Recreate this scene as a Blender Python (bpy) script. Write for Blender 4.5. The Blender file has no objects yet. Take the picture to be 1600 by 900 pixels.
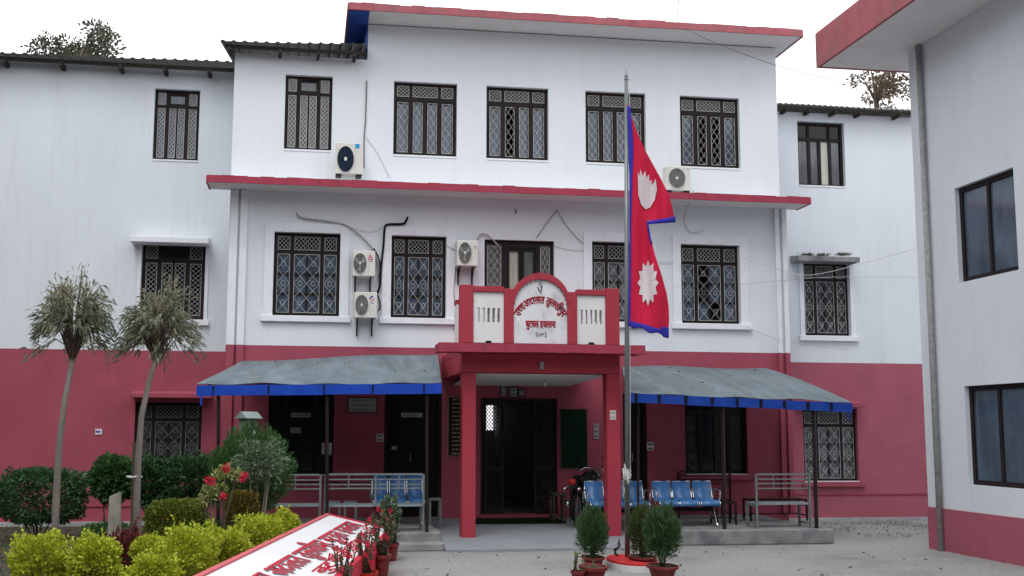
import bpy, bmesh, math, random
import numpy as np
from mathutils import Vector, Matrix

rnd = random.Random(7)
sc = bpy.context.scene
COL = sc.collection
R_ = math.radians

# ------------------------------------------------------------------ camera
FPX, PPX, PPY, IW, IH = 1757.6, 754.0, 450.0, 1600, 900
YAW, PIT, ROL = R_(8.8), R_(7.18), R_(0.23)
CAM = Vector((0.0, -20.0, 1.75))
_f = Vector((math.sin(YAW) * math.cos(PIT), math.cos(YAW) * math.cos(PIT), math.sin(PIT)))
_r = Vector((math.cos(YAW), -math.sin(YAW), 0))
_u = _r.cross(_f)
_r2 = math.cos(ROL) * _r + math.sin(ROL) * _u
_u2 = -math.sin(ROL) * _r + math.cos(ROL) * _u
cam_d = bpy.data.cameras.new('camera')
cam_d.sensor_width = 36.0
cam_d.lens = FPX / IW * 36.0
cam_d.shift_x = (IW / 2 - PPX) / IW
cam_d.clip_end = 600
cam = bpy.data.objects.new('camera', cam_d)
COL.objects.link(cam)
M = Matrix.Identity(4)
for i in range(3):
    M[i][0], M[i][1], M[i][2], M[i][3] = _r2[i], _u2[i], -_f[i], CAM[i]
cam.matrix_world = M
sc.camera = cam

def ray(px, py):
    return _r2 * ((px - PPX) / FPX) - _u2 * ((py - PPY) / FPX) + _f

def at(px, py, Y):          # world point of a measured picture point at depth plane Y
    d = ray(px, py)
    return CAM + d * ((Y - CAM.y) / d.y)

def atz(px, py, Z):
    d = ray(px, py)
    return CAM + d * ((Z - CAM.z) / d.z)

# ------------------------------------------------------------------ sky, sun, exposure
SUN_EL, SUN_AZ = R_(58), R_(205)      # azimuth clockwise from +Y
w = bpy.data.worlds.new('World')
sc.world = w
w.use_nodes = True
nt = w.node_tree
nt.nodes.clear()
sky = nt.nodes.new('ShaderNodeTexSky')
sky.sky_type = 'NISHITA'
sky.sun_disc = False
sky.sun_elevation = SUN_EL
sky.sun_rotation = SUN_AZ
sky.dust_density = 6.0
sky.air_density = 1.2
bg1 = nt.nodes.new('ShaderNodeBackground'); bg1.inputs[1].default_value = 0.06
bg2 = nt.nodes.new('ShaderNodeBackground')
bg2.inputs[0].default_value = (0.975, 0.985, 1.005, 1); bg2.inputs[1].default_value = 0.92
add = nt.nodes.new('ShaderNodeMixShader'); add.inputs[0].default_value = 0.9   # cloud cover
outw = nt.nodes.new('ShaderNodeOutputWorld')
nt.links.new(sky.outputs[0], bg1.inputs[0])
nt.links.new(bg1.outputs[0], add.inputs[1]); nt.links.new(bg2.outputs[0], add.inputs[2])
nt.links.new(add.outputs[0], outw.inputs[0])

sun_d = bpy.data.lights.new('sun', 'SUN')
sun_d.energy = 0.5
sun_d.angle = R_(25)
sun_d.color = (1.0, 0.98, 0.95)
sun = bpy.data.objects.new('sun', sun_d)
COL.objects.link(sun)
sd = Vector((math.sin(SUN_AZ) * math.cos(SUN_EL), math.cos(SUN_AZ) * math.cos(SUN_EL), math.sin(SUN_EL)))
sun.rotation_euler = sd.to_track_quat('Z', 'Y').to_euler()
sun.location = (0, -10, 30)
sc.view_settings.view_transform = 'Standard'
sc.view_settings.look = 'None'
sc.view_settings.exposure = 1.12
sc.view_settings.gamma = 1.0
sc.cycles.max_bounces = 8
sc.cycles.use_denoising = True

# ------------------------------------------------------------------ materials
MATS = {}
def mat(name, col, rough=0.7, var=0.12, scale=4.0, stretch=(1, 1, 1), bump=0.0, bscale=60.0, metal=0.0,
        stain=None, stain_scale=1.5, stain_amt=0.5, spec=0.12, attr=None, stain_stretch=(1, 1, 1), stain_lo=0.52, stain_hi=0.75, emis=None, trans=0.0, alpha=None):
    m = bpy.data.materials.new(name)
    m.use_nodes = True
    n = m.node_tree.nodes; l = m.node_tree.links
    b = n['Principled BSDF']
    b.inputs['Roughness'].default_value = rough
    b.inputs['Metallic'].default_value = metal
    b.inputs['Specular IOR Level'].default_value = spec
    tc = n.new('ShaderNodeTexCoord')
    mp = n.new('ShaderNodeMapping'); mp.inputs['Scale'].default_value = stretch
    l.new(tc.outputs['Object'], mp.inputs[0])
    tx = n.new('ShaderNodeTexNoise'); tx.inputs['Scale'].default_value = scale; tx.inputs['Detail'].default_value = 6; tx.inputs['Roughness'].default_value = 0.65
    l.new(mp.outputs[0], tx.inputs[0])
    rp = n.new('ShaderNodeValToRGB')
    lo = [max(0, c * (1 - var)) for c in col]; hi = [min(1, c * (1 + var)) for c in col]
    rp.color_ramp.elements[0].position = 0.3; rp.color_ramp.elements[1].position = 0.7
    rp.color_ramp.elements[0].color = (*lo, 1); rp.color_ramp.elements[1].color = (*hi, 1)
    l.new(tx.outputs[0], rp.inputs[0])
    cur = rp.outputs[0]
    if attr:      # per-leaf colour spread: attr = list of colours
        an = n.new('ShaderNodeAttribute'); an.attribute_name = 'var'
        r2 = n.new('ShaderNodeValToRGB')
        els = r2.color_ramp.elements
        while len(els) < len(attr): els.new(0.5)
        for i, c in enumerate(attr):
            els[i].position = i / (len(attr) - 1); els[i].color = (*c, 1)
        l.new(an.outputs['Fac'], r2.inputs[0])
        mx = n.new('ShaderNodeMix'); mx.data_type = 'RGBA'; mx.inputs[0].default_value = 0.8
        l.new(cur, mx.inputs[6]); l.new(r2.outputs[0], mx.inputs[7]); cur = mx.outputs[2]
    if stain:
        mp2 = n.new('ShaderNodeMapping'); mp2.inputs['Scale'].default_value = stain_stretch
        l.new(tc.outputs['Object'], mp2.inputs[0])
        t2 = n.new('ShaderNodeTexNoise'); t2.inputs['Scale'].default_value = stain_scale; t2.inputs['Detail'].default_value = 8; t2.inputs['Roughness'].default_value = 0.7
        l.new(mp2.outputs[0], t2.inputs[0])
        mr = n.new('ShaderNodeMapRange'); mr.inputs[1].default_value = stain_lo; mr.inputs[2].default_value = stain_hi; mr.inputs[3].default_value = 0; mr.inputs[4].default_value = stain_amt
        l.new(t2.outputs[0], mr.inputs[0])
        mx = n.new('ShaderNodeMix'); mx.data_type = 'RGBA'
        mx.inputs[7].default_value = (*stain, 1)
        l.new(mr.outputs[0], mx.inputs[0]); l.new(cur, mx.inputs[6]); cur = mx.outputs[2]
    l.new(cur, b.inputs['Base Color'])
    if trans:
        b.inputs['Transmission Weight'].default_value = trans
    if bump:
        tb = n.new('ShaderNodeTexNoise'); tb.inputs['Scale'].default_value = bscale; tb.inputs['Detail'].default_value = 4
        l.new(tc.outputs['Object'], tb.inputs[0])
        bp = n.new('ShaderNodeBump'); bp.inputs['Strength'].default_value = bump; bp.inputs['Distance'].default_value = 0.02
        l.new(tb.outputs[0], bp.inputs['Height']); l.new(bp.outputs[0], b.inputs['Normal'])
    MATS[name] = m
    return m

mat('white_paint', (0.665, 0.70, 0.75), 0.8, 0.035, 1.2, (1, 1, 0.5), 0.15, 25, stain=(0.48, 0.49, 0.52), stain_scale=2.0, stain_amt=0.36, stain_stretch=(4, 4, 0.2), stain_lo=0.55, stain_hi=0.8)
mat('wing_white', (0.63, 0.675, 0.73), 0.8, 0.05, 1.0, (1, 1, 0.5), 0.15, 25, stain=(0.44, 0.46, 0.50), stain_scale=1.8, stain_amt=0.38, stain_stretch=(3.5, 3.5, 0.22), stain_lo=0.54, stain_hi=0.8)
mat('trim_white', (0.72, 0.745, 0.80), 0.75, 0.04, 2.0, bump=0.1, bscale=30, stain=(0.42, 0.42, 0.44), stain_scale=3.5, stain_amt=0.35)
mat('soffit_white', (0.70, 0.70, 0.70), 0.8, 0.05, 2.0, stain=(0.4, 0.38, 0.36), stain_scale=2.0, stain_amt=0.4)
mat('red_faded', (0.35, 0.10, 0.138), 0.8, 0.10, 1.4, bump=0.15, bscale=25, stain=(0.26, 0.075, 0.10), stain_scale=1.8, stain_amt=0.4, stain_stretch=(1.5, 1.5, 0.35))
mat('red_paint', (0.325, 0.072, 0.108), 0.75, 0.09, 1.4, bump=0.15, bscale=25, stain=(0.20, 0.05, 0.065), stain_scale=1.8, stain_amt=0.4, stain_stretch=(1.5, 1.5, 0.35))
mat('portico_red', (0.36, 0.045, 0.068), 0.7, 0.08, 2.0, bump=0.1, bscale=30, stain=(0.23, 0.05, 0.06), stain_scale=2.5, stain_amt=0.35)
mat('fascia_red', (0.33, 0.05, 0.085), 0.75, 0.12, 3.0, bump=0.2, bscale=30, stain=(0.10, 0.065, 0.055), stain_scale=2.6, stain_amt=0.85, stain_stretch=(2.2, 1, 0.5), stain_lo=0.56, stain_hi=0.68)
mat('roof_fascia', (0.35, 0.105, 0.125), 0.8, 0.14, 3.0, bump=0.25, bscale=30, stain=(0.17, 0.13, 0.11), stain_scale=2.4, stain_amt=0.75, stain_stretch=(2.2, 1, 0.5), stain_lo=0.5, stain_hi=0.72)
mat('blue_paint', (0.03, 0.085, 0.38), 0.6, 0.15, 3.0)
mat('wood_frame', (0.020, 0.015, 0.017), 0.55, 0.25, 8.0, (1, 1, 0.3))
mat('grille_white', (0.44, 0.44, 0.43), 0.6, 0.2, 12.0, stain=(0.25, 0.21, 0.18), stain_scale=9, stain_amt=0.5)
mat('grille_dark', (0.22, 0.22, 0.23), 0.6, 0.2, 12.0)
mat('glass_blue', (0.065, 0.092, 0.13), 0.12, 0.45, 2.2, (3, 1, 0.5), spec=0.6)
mat('glass_grey', (0.10, 0.112, 0.122), 0.15, 0.4, 2.0, (3, 1, 0.5), spec=0.6)
mat('glass_dark', (0.008, 0.010, 0.013), 0.1, 0.3, 2.0, spec=0.3)
mat('glass_dull', (0.045, 0.047, 0.054), 0.2, 0.4, 3.0, (3, 1, .5), spec=0.4)
mat('curtain', (0.50, 0.51, 0.46), 0.85, 0.22, 9.0, (6, 1, 0.12))
mat('tin_dark', (0.085, 0.09, 0.08), 0.6, 0.35, 3.0, stain=(0.05, 0.04, 0.03), stain_scale=4, stain_amt=0.6, metal=0.2)
mat('tin_light', (0.20, 0.195, 0.17), 0.7, 0.35, 5.0, stain=(0.09, 0.08, 0.06), stain_scale=6, stain_amt=0.7)
mat('timber_dark', (0.04, 0.035, 0.03), 0.8, 0.3, 6.0)
mat('steel_brown', (0.022, 0.015, 0.015), 0.5, 0.25, 9.0)
mat('steel_grey', (0.19, 0.215, 0.22), 0.45, 0.18, 10.0, metal=0.3, stain=(0.13, 0.09, 0.06), stain_scale=8, stain_amt=0.5)
mat('seat_slab_grey', (0.22, 0.27, 0.30), 0.5, 0.12, 8.0)
mat('steel_black', (0.012, 0.012, 0.013), 0.4, 0.2, 10)
mat('chrome', (0.75, 0.75, 0.75), 0.2, 0.05, 10, metal=1.0)
mat('chair_blue', (0.05, 0.175, 0.42), 0.38, 0.12, 5.0, spec=0.55)
mat('awning_sheet', (0.15, 0.185, 0.21), 0.6, 0.22, 3.0, (1.6, 0.5, 1), 0.4, 18, stain=(0.045, 0.07, 0.085), stain_scale=1.7, stain_amt=0.6, stain_stretch=(2.4, 0.3, 1), stain_lo=0.44, stain_hi=0.72)
mat('awning_blue', (0.012, 0.058, 0.40), 0.55, 0.15, 6.0)
mat('awning_blue_dull', (0.014, 0.055, 0.33), 0.6, 0.2, 6.0, stain=(0.03, 0.04, 0.07), stain_scale=6, stain_amt=0.6)
mat('concrete', (0.345, 0.35, 0.36), 0.85, 0.18, 2.5, bump=0.25, bscale=40, stain=(0.20, 0.205, 0.22), stain_scale=1.7, stain_amt=0.6)
mat('concrete_dirty', (0.235, 0.24, 0.245), 0.9, 0.25, 3.0, bump=0.4, bscale=30, stain=(0.10, 0.105, 0.12), stain_scale=2.2, stain_amt=0.85, stain_lo=0.45, stain_hi=0.68)
mat('porch_concrete', (0.24, 0.26, 0.285), 0.7, 0.12, 2.0, bump=0.15, bscale=40, stain=(0.17, 0.18, 0.21), stain_scale=0.9, stain_amt=0.7)
mat('ground', (0.265, 0.267, 0.265), 0.95, 0.16, 14.0, bump=0.7, bscale=60, stain=(0.15, 0.145, 0.135), stain_scale=0.75, stain_amt=0.75, stain_lo=0.48, stain_hi=0.74)
mat('pebble', (0.34, 0.335, 0.325), 0.9, 0.45, 3.0)
mat('soil', (0.065, 0.05, 0.04), 0.95, 0.35, 5.0, bump=0.8, bscale=25)
mat('ac_white', (0.62, 0.62, 0.59), 0.45, 0.04, 3.0, stain=(0.40, 0.38, 0.33), stain_scale=4, stain_amt=0.35)
mat('ac_grille', (0.30, 0.31, 0.30), 0.5, 0.1, 8)
mat('ac_fan_dark', (0.012, 0.025, 0.05), 0.5, 0.2, 8)
mat('ac_fan_green', (0.06, 0.075, 0.065), 0.5, 0.2, 8)
mat('ac_fan_grey', (0.11, 0.12, 0.12), 0.5, 0.2, 8)
mat('rubber_black', (0.008, 0.008, 0.009), 0.6, 0.2, 10)
mat('pipe_grey', (0.33, 0.33, 0.33), 0.6, 0.25, 12)
mat('hose_white', (0.55, 0.55, 0.55), 0.6, 0.1, 8)
mat('cable_grey', (0.16, 0.16, 0.16), 0.7, 0.1, 8)
mat('cable_pale', (0.40, 0.40, 0.42), 0.7, 0.1, 8)
mat('print_red', (0.42, 0.03, 0.05), 0.7, 0.12, 8)
mat('print_dark', (0.05, 0.025, 0.04), 0.7, 0.12, 8)
mat('print_grey', (0.14, 0.14, 0.16), 0.7, 0.12, 8)
mat('print_blue', (0.03, 0.30, 0.62), 0.5, 0.05, 8)
mat('print_magenta', (0.62, 0.05, 0.20), 0.5, 0.05, 8)
mat('print_navy', (0.05, 0.03, 0.35), 0.5, 0.05, 8)
mat('sign_white', (0.66, 0.67, 0.71), 0.65, 0.06, 2, stain=(0.30, 0.29, 0.35), stain_scale=3.0, stain_amt=0.8, stain_lo=0.5, stain_hi=0.72)
mat('panel_white', (0.70, 0.71, 0.72), 0.7, 0.05, 2, stain=(0.42, 0.42, 0.42), stain_scale=4, stain_amt=0.4)
mat('flag_red', (0.52, 0.016, 0.055), 0.75, 0.06, 4)
mat('flag_blue', (0.035, 0.03, 0.32), 0.75, 0.08, 4)
mat('flag_white', (0.60, 0.54, 0.57), 0.75, 0.04, 4)
mat('pole_steel', (0.17, 0.19, 0.195), 0.4, 0.2, 9, (1, 1, .2), metal=0.5)
mat('platform_red', (0.42, 0.03, 0.035), 0.6, 0.15, 3, stain=(0.50, 0.40, 0.38), stain_scale=7, stain_amt=0.5, stain_lo=0.6, stain_hi=0.7)
mat('platform_white', (0.6, 0.58, 0.58), 0.7, 0.08, 4)
mat('terracotta', (0.17, 0.03, 0.03), 0.6, 0.18, 4, bump=0.1, stain=(0.20, 0.13, 0.11), stain_scale=5, stain_amt=0.5)
mat('terracotta_red', (0.42, 0.025, 0.02), 0.55, 0.12, 4, stain=(0.25, 0.05, 0.04), stain_scale=5, stain_amt=0.5)
mat('banner_white', (0.66, 0.67, 0.70), 0.5, 0.05, 1.5, stain=(0.50, 0.50, 0.52), stain_scale=3, stain_amt=0.4)
mat('banner_red', (0.50, 0.035, 0.06), 0.55, 0.1, 4)
mat('banner_pink', (0.52, 0.12, 0.14), 0.6, 0.1, 4)
mat('paper', (0.60, 0.60, 0.58), 0.8, 0.08, 6)
mat('paper_dull', (0.30, 0.32, 0.31), 0.8, 0.15, 6)
mat('board_green', (0.003, 0.017, 0.008), 0.7, 0.15, 3)
mat('board_dark', (0.012, 0.009, 0.009), 0.6, 0.2, 3)
mat('board_gold', (0.26, 0.21, 0.13), 0.5, 0.2, 8)
mat('box_green', (0.11, 0.15, 0.12), 0.6, 0.15, 4)
mat('box_roof', (0.20, 0.25, 0.24), 0.6, 0.15, 4)
mat('bark_grey', (0.20, 0.18, 0.165), 0.9, 0.3, 6, (1, 1, .3), 0.5, 40)
mat('bark_brown', (0.09, 0.07, 0.055), 0.9, 0.3, 6, (1, 1, .3), 0.5, 40)
mat('stem_pale', (0.28, 0.25, 0.19), 0.9, 0.2, 6)
mat('post_concrete', (0.26, 0.25, 0.22), 0.9, 0.2, 5, bump=0.3, stain=(0.10, 0.09, 0.08), stain_scale=2.5, stain_amt=0.7, stain_stretch=(1, 1, .5))
G = (0.05, 0.09, 0.03)
def leafmat(name, cols, rough=0.5):
    m = mat(name, cols[len(cols) // 2], rough, 0.1, 3, attr=cols, spec=0.25)
    n = m.node_tree.nodes; l = m.node_tree.links
    b = n['Principled BSDF']; out = n['Material Output']
    t = n.new('ShaderNodeBsdfTranslucent'); mx = n.new('ShaderNodeMixShader'); mx.inputs[0].default_value = 0.22
    src = b.inputs['Base Color'].links[0].from_socket
    l.new(src, t.inputs[0]); l.new(b.outputs[0], mx.inputs[1]); l.new(t.outputs[0], mx.inputs[2]); l.new(mx.outputs[0], out.inputs[0])
    return m
leafmat('leaf_bottle', [(0.045, 0.075, 0.05), (0.12, 0.15, 0.10), (0.24, 0.26, 0.18), (0.38, 0.33, 0.22)])
leafmat('leaf_topiary', [(0.018, 0.055, 0.018), (0.045, 0.115, 0.035), (0.11, 0.20, 0.07)])
leafmat('leaf_hedge', [(0.016, 0.052, 0.018), (0.038, 0.098, 0.036), (0.11, 0.19, 0.085)])
leafmat('leaf_thuja', [(0.018, 0.065, 0.018), (0.05, 0.13, 0.036), (0.11, 0.21, 0.07)])
leafmat('leaf_pale', [(0.05, 0.09, 0.05), (0.12, 0.18, 0.10), (0.26, 0.32, 0.21)])
leafmat('leaf_gold', [(0.17, 0.24, 0.02), (0.42, 0.48, 0.035), (0.60, 0.62, 0.08)])
leafmat('leaf_lime', [(0.05, 0.09, 0.014), (0.15, 0.19, 0.028), (0.34, 0.35, 0.06)])
leafmat('leaf_croton', [(0.03, 0.04, 0.012), (0.12, 0.10, 0.02), (0.42, 0.28, 0.03)])
leafmat('leaf_red', [(0.05, 0.015, 0.015), (0.11, 0.025, 0.025), (0.30, 0.04, 0.05)])
leafmat('leaf_spine', [(0.05, 0.06, 0.035), (0.11, 0.12, 0.06), (0.20, 0.22, 0.11)])
leafmat('leaf_potted', [(0.018, 0.055, 0.016), (0.05, 0.11, 0.035), (0.17, 0.24, 0.13)])
leafmat('leaf_potted_olive', [(0.03, 0.05, 0.014), (0.07, 0.10, 0.03), (0.13, 0.16, 0.06)])
leafmat('leaf_far', [(0.03, 0.035, 0.02), (0.07, 0.075, 0.045), (0.12, 0.12, 0.08)])
leafmat('leaf_dry', [(0.05, 0.045, 0.03), (0.12, 0.09, 0.06), (0.25, 0.14, 0.09)])
leafmat('petal_red', [(0.45, 0.01, 0.04), (0.62, 0.02, 0.07), (0.70, 0.06, 0.12)])
leafmat('leaf_yellowgreen', [(0.15, 0.17, 0.05), (0.27, 0.30, 0.10), (0.40, 0.42, 0.18)])
leafmat('grass', [(0.06, 0.07, 0.025), (0.13, 0.13, 0.06), (0.22, 0.20, 0.11)])

# ------------------------------------------------------------------ mesh helpers
class MB:
    def __init__(s):
        s.v = []; s.f = []
    def quad(s, a, b, c, d):
        i = len(s.v); s.v += [tuple(a), tuple(b), tuple(c), tuple(d)]; s.f.append((i, i + 1, i + 2, i + 3)); return s
    def tri(s, a, b, c):
        i = len(s.v); s.v += [tuple(a), tuple(b), tuple(c)]; s.f.append((i, i + 1, i + 2)); return s
    def box(s, x0, x1, y0, y1, z0, z1):
        i = len(s.v)
        s.v += [(x0, y0, z0), (x1, y0, z0), (x1, y1, z0), (x0, y1, z0), (x0, y0, z1), (x1, y0, z1), (x1, y1, z1), (x0, y1, z1)]
        s.f += [tuple(i + k for k in q) for q in ((0, 3, 2, 1), (4, 5, 6, 7), (0, 1, 5, 4), (1, 2, 6, 5), (2, 3, 7, 6), (3, 0, 4, 7))]
        return s
    def hexa(s, p):      # 8 points, bottom 4 then top 4
        i = len(s.v); s.v += [tuple(q) for q in p]
        s.f += [tuple(i + k for k in q) for q in ((0, 3, 2, 1), (4, 5, 6, 7), (0, 1, 5, 4), (1, 2, 6, 5), (2, 3, 7, 6), (3, 0, 4, 7))]
        return s
    def tube(s, pts, r, n=6, caps=True):
        pts = [Vector(p) for p in pts]
        rs = r if isinstance(r, (list, tuple)) else [r] * len(pts)
        base = len(s.v)
        up = None
        for k, p in enumerate(pts):
            t = (pts[min(k + 1, len(pts) - 1)] - pts[max(k - 1, 0)])
            if t.length < 1e-9: t = Vector((0, 0, 1))
            t.normalize()
            if up is None or abs(up.dot(t)) > 0.95:
                up = Vector((0, 1, 0)) if abs(t.y) < 0.9 else Vector((1, 0, 0))
            a = t.cross(up).normalized(); b = a.cross(t).normalized()
            up = b
            for j in range(n):
                an = 2 * math.pi * (j + 0.5) / n
                s.v.append(tuple(p + a * (rs[k] * math.cos(an)) + b * (rs[k] * math.sin(an))))
        for k in range(len(pts) - 1):
            for j in range(n):
                s.f.append((base + k * n + j, base + k * n + (j + 1) % n, base + (k + 1) * n + (j + 1) % n, base + (k + 1) * n + j))
        if caps:
            s.f.append(tuple(base + j for j in reversed(range(n))))
            s.f.append(tuple(base + (len(pts) - 1) * n + j for j in range(n)))
        return s
    def bar(s, a, b, wd, dp=None):      # flat bar between two points lying near a Y plane
        a = Vector(a); b = Vector(b); dp = dp or wd
        t = (b - a).normalized(); nrm = Vector((0, 1, 0))
        sd_ = t.cross(nrm)
        if sd_.length < 1e-6: sd_ = Vector((1, 0, 0)); nrm = Vector((0, 0, 1))
        sd_.normalize(); nrm = sd_.cross(t).normalized()
        o = sd_ * (wd / 2); q = nrm * (dp / 2)
        return s.hexa([a - o - q, a + o - q, a + o + q, a - o + q, b - o - q, b + o - q, b + o + q, b - o + q])
    def lathe(s, prof, cx, cy, n=20, sx=1.0, close=True):
        base = len(s.v)
        for (r, z) in prof:
            for j in range(n):
                a = 2 * math.pi * j / n
                s.v.append((cx + r * sx * math.cos(a), cy + r * math.sin(a), z))
        for k in range(len(prof) - 1):
            for j in range(n):
                s.f.append((base + k * n + j, base + k * n + (j + 1) % n, base + (k + 1) * n + (j + 1) % n, base + (k + 1) * n + j))
        if close:
            s.f.append(tuple(base + j for j in reversed(range(n))))
            s.f.append(tuple(base + (len(prof) - 1) * n + j for j in range(n)))
        return s
    def disc_y(s, cx, cz, rx, rz, y, y2=None, n=24):      # short elliptic cylinder along Y
        y2 = y + 0.01 if y2 is None else y2
        base = len(s.v)
        for yy in (y, y2):
            for j in range(n):
                a = 2 * math.pi * j / n
                s.v.append((cx + rx * math.cos(a), yy, cz + rz * math.sin(a)))
        for j in range(n):
            s.f.append((base + j, base + (j + 1) % n, base + n + (j + 1) % n, base + n + j))
        s.f.append(tuple(base + j for j in range(n)))
        s.f.append(tuple(base + n + j for j in reversed(range(n))))
        return s
    def prism(s, poly, y0, y1):      # polygon of (x,z) extruded along Y
        n = len(poly); base = len(s.v)
        for yy in (y0, y1):
            s.v += [(p[0], yy, p[1]) for p in poly]
        for j in range(n):
            s.f.append((base + j, base + n + j, base + n + (j + 1) % n, base + (j + 1) % n))
        s.f.append(tuple(base + j for j in reversed(range(n)))); s.f.append(tuple(base + n + j for j in range(n)))
        return s
    def build(s, name, m, parent=None, smooth=False, bevel=0.0, fix=True):
        me = bpy.data.meshes.new(name)
        me.from_pydata(s.v, [], s.f)
        if fix:
            bm = bmesh.new(); bm.from_mesh(me)
            bmesh.ops.recalc_face_normals(bm, faces=bm.faces)
            bm.to_mesh(me); bm.free()
        me.materials.append(MATS[m] if isinstance(m, str) else m)
        if smooth:
            for p in me.polygons: p.use_smooth = True
        o = bpy.data.objects.new(name, me)
        COL.objects.link(o)
        if bevel:
            md = o.modifiers.new('bevel', 'BEVEL'); md.width = bevel; md.segments = 2; md.limit_method = 'ANGLE'
        if parent is not None:
            o.parent = parent
            o.matrix_parent_inverse = Matrix.Translation(-parent.location) if parent.type == 'EMPTY' else Matrix.Identity(4)
        return o

def thing(name, label, cat, loc=(0, 0, 0), group=None):
    o = bpy.data.objects.new(name, None); COL.objects.link(o)
    o.location = loc; o.empty_display_size = 0.1
    o['label'] = label; o['category'] = cat
    if group: o['group'] = group
    return o
def tag(o, label, cat, group=None):
    o['label'] = label; o['category'] = cat
    if group: o['group'] = group
    return o
def struct(o):
    o['kind'] = 'structure'; return o

def wall(x0, x1, z0, z1, yf, yb, holes):
    """slab with real rectangular openings"""
    mb = MB()
    xs = sorted(set([x0, x1] + [h[i] for h in holes for i in (0, 1) if x0 < h[i] < x1]))
    zs = sorted(set([z0, z1] + [h[i] for h in holes for i in (2, 3) if z0 < h[i] < z1]))
    nx, nz = len(xs) - 1, len(zs) - 1
    def solid(i, k):
        if i < 0 or k < 0 or i >= nx or k >= nz: return False
        cx, cz = (xs[i] + xs[i + 1]) / 2, (zs[k] + zs[k + 1]) / 2
        return not any(h[0] < cx < h[1] and h[2] < cz < h[3] for h in holes)
    for i in range(nx):
        for k in range(nz):
            if not solid(i, k): continue
            a, b, c, d = xs[i], xs[i + 1], zs[k], zs[k + 1]
            mb.quad((a, yf, c), (b, yf, c), (b, yf, d), (a, yf, d))
            mb.quad((b, yb, c), (a, yb, c), (a, yb, d), (b, yb, d))
            if not solid(i - 1, k): mb.quad((a, yb, c), (a, yf, c), (a, yf, d), (a, yb, d))
            if not solid(i + 1, k): mb.quad((b, yf, c), (b, yb, c), (b, yb, d), (b, yf, d))
            if not solid(i, k - 1): mb.quad((a, yb, c), (b, yb, c), (b, yf, c), (a, yf, c))
            if not solid(i, k + 1): mb.quad((a, yf, d), (b, yf, d), (b, yb, d), (a, yb, d))
    return mb

# ---- lettering (Devanagari, made from the built-in font)
def text_geo(body):
    c = bpy.data.curves.new('lettering', 'FONT'); c.body = body; c.size = 1.0; c.offset = 0.018; c.resolution_u = 3
    o = bpy.data.objects.new('lettering', c); COL.objects.link(o)
    bpy.context.view_layer.update()
    dg = bpy.context.evaluated_depsgraph_get()
    me = bpy.data.meshes.new_from_object(o.evaluated_get(dg))
    bm = bmesh.new(); bm.from_mesh(me)
    bpy.data.objects.remove(o); bpy.data.curves.remove(c); bpy.data.meshes.remove(me)
    return bm
def text_width(body):
    bm = text_geo(body); wd = max(v.co.x for v in bm.verts); bm.free(); return wd
def half_cut(bm, c1, c2):      # drop the strip c1..c2 and close the gap (joins a half letter)
    for c in (c1, c2):
        bmesh.ops.bisect_plane(bm, geom=bm.verts[:] + bm.edges[:] + bm.faces[:], plane_co=(c, 0, 0), plane_no=(1, 0, 0))
    dead = [f for f in bm.faces if c1 < f.calc_center_median().x < c2]
    bmesh.ops.delete(bm, geom=dead, context='FACES')
    for v in bm.verts:
        if v.co.x > c2 - 1e-4: v.co.x -= (c2 - c1)
def text_court():
    bm = text_geo('उचचअदालत तुलसीपुर')
    a, b = text_width('उ'), text_width('उच')
    half_cut(bm, a + (b - a) * 0.66, b)
    return bm
def text_obj(name, bm, fn, m, parent=None):
    for v in bm.verts: v.co = fn(v.co.x, v.co.y)
    me = bpy.data.meshes.new(name); bm.to_mesh(me); bm.free()
    me.materials.append(MATS[m])
    o = bpy.data.objects.new(name, me); COL.objects.link(o)
    if parent is not None:
        o.parent = parent
        if parent.type == 'EMPTY': o.matrix_parent_inverse = Matrix.Translation(-parent.location)
    return o

# ================================================================== SETTING
EARTH = 150
g = MB()
nx = 60
g.quad((-EARTH, -EARTH, 0), (EARTH, -EARTH, 0), (EARTH, EARTH, 0), (-EARTH, EARTH, 0))
struct(g.build('ground', 'ground'))

# loose grit on the yard
gm = MB()
for i in range(5200):
    x, y = rnd.uniform(-1, 13), rnd.uniform(-9.5, 0.9)
    if -3.75 < y and x < 9.2: continue
    if x < 1.3 and y > -4.3: continue
    r = rnd.uniform(0.006, 0.016) * (1.8 if rnd.random() < 0.04 else 1)
    a = rnd.uniform(0, 6.3)
    pts = [(x + r * math.cos(a + k * 2.1) * rnd.uniform(.7, 1.2), y + r * math.sin(a + k * 2.1), 0.001) for k in range(3)]
    top = (x, y, r * rnd.uniform(.5, .9))
    for k in range(3): gm.tri(pts[k], pts[(k + 1) % 3], top)
o = gm.build('gravel', 'pebble'); o['kind'] = 'stuff'; o['label'] = 'loose grit scattered over the grey yard'

# garden soil
gb = MB()
gb.box(-14, -0.62, -14, 1.15, 0.004, 0.03)
struct(gb.build('garden_bed', 'soil'))

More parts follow.
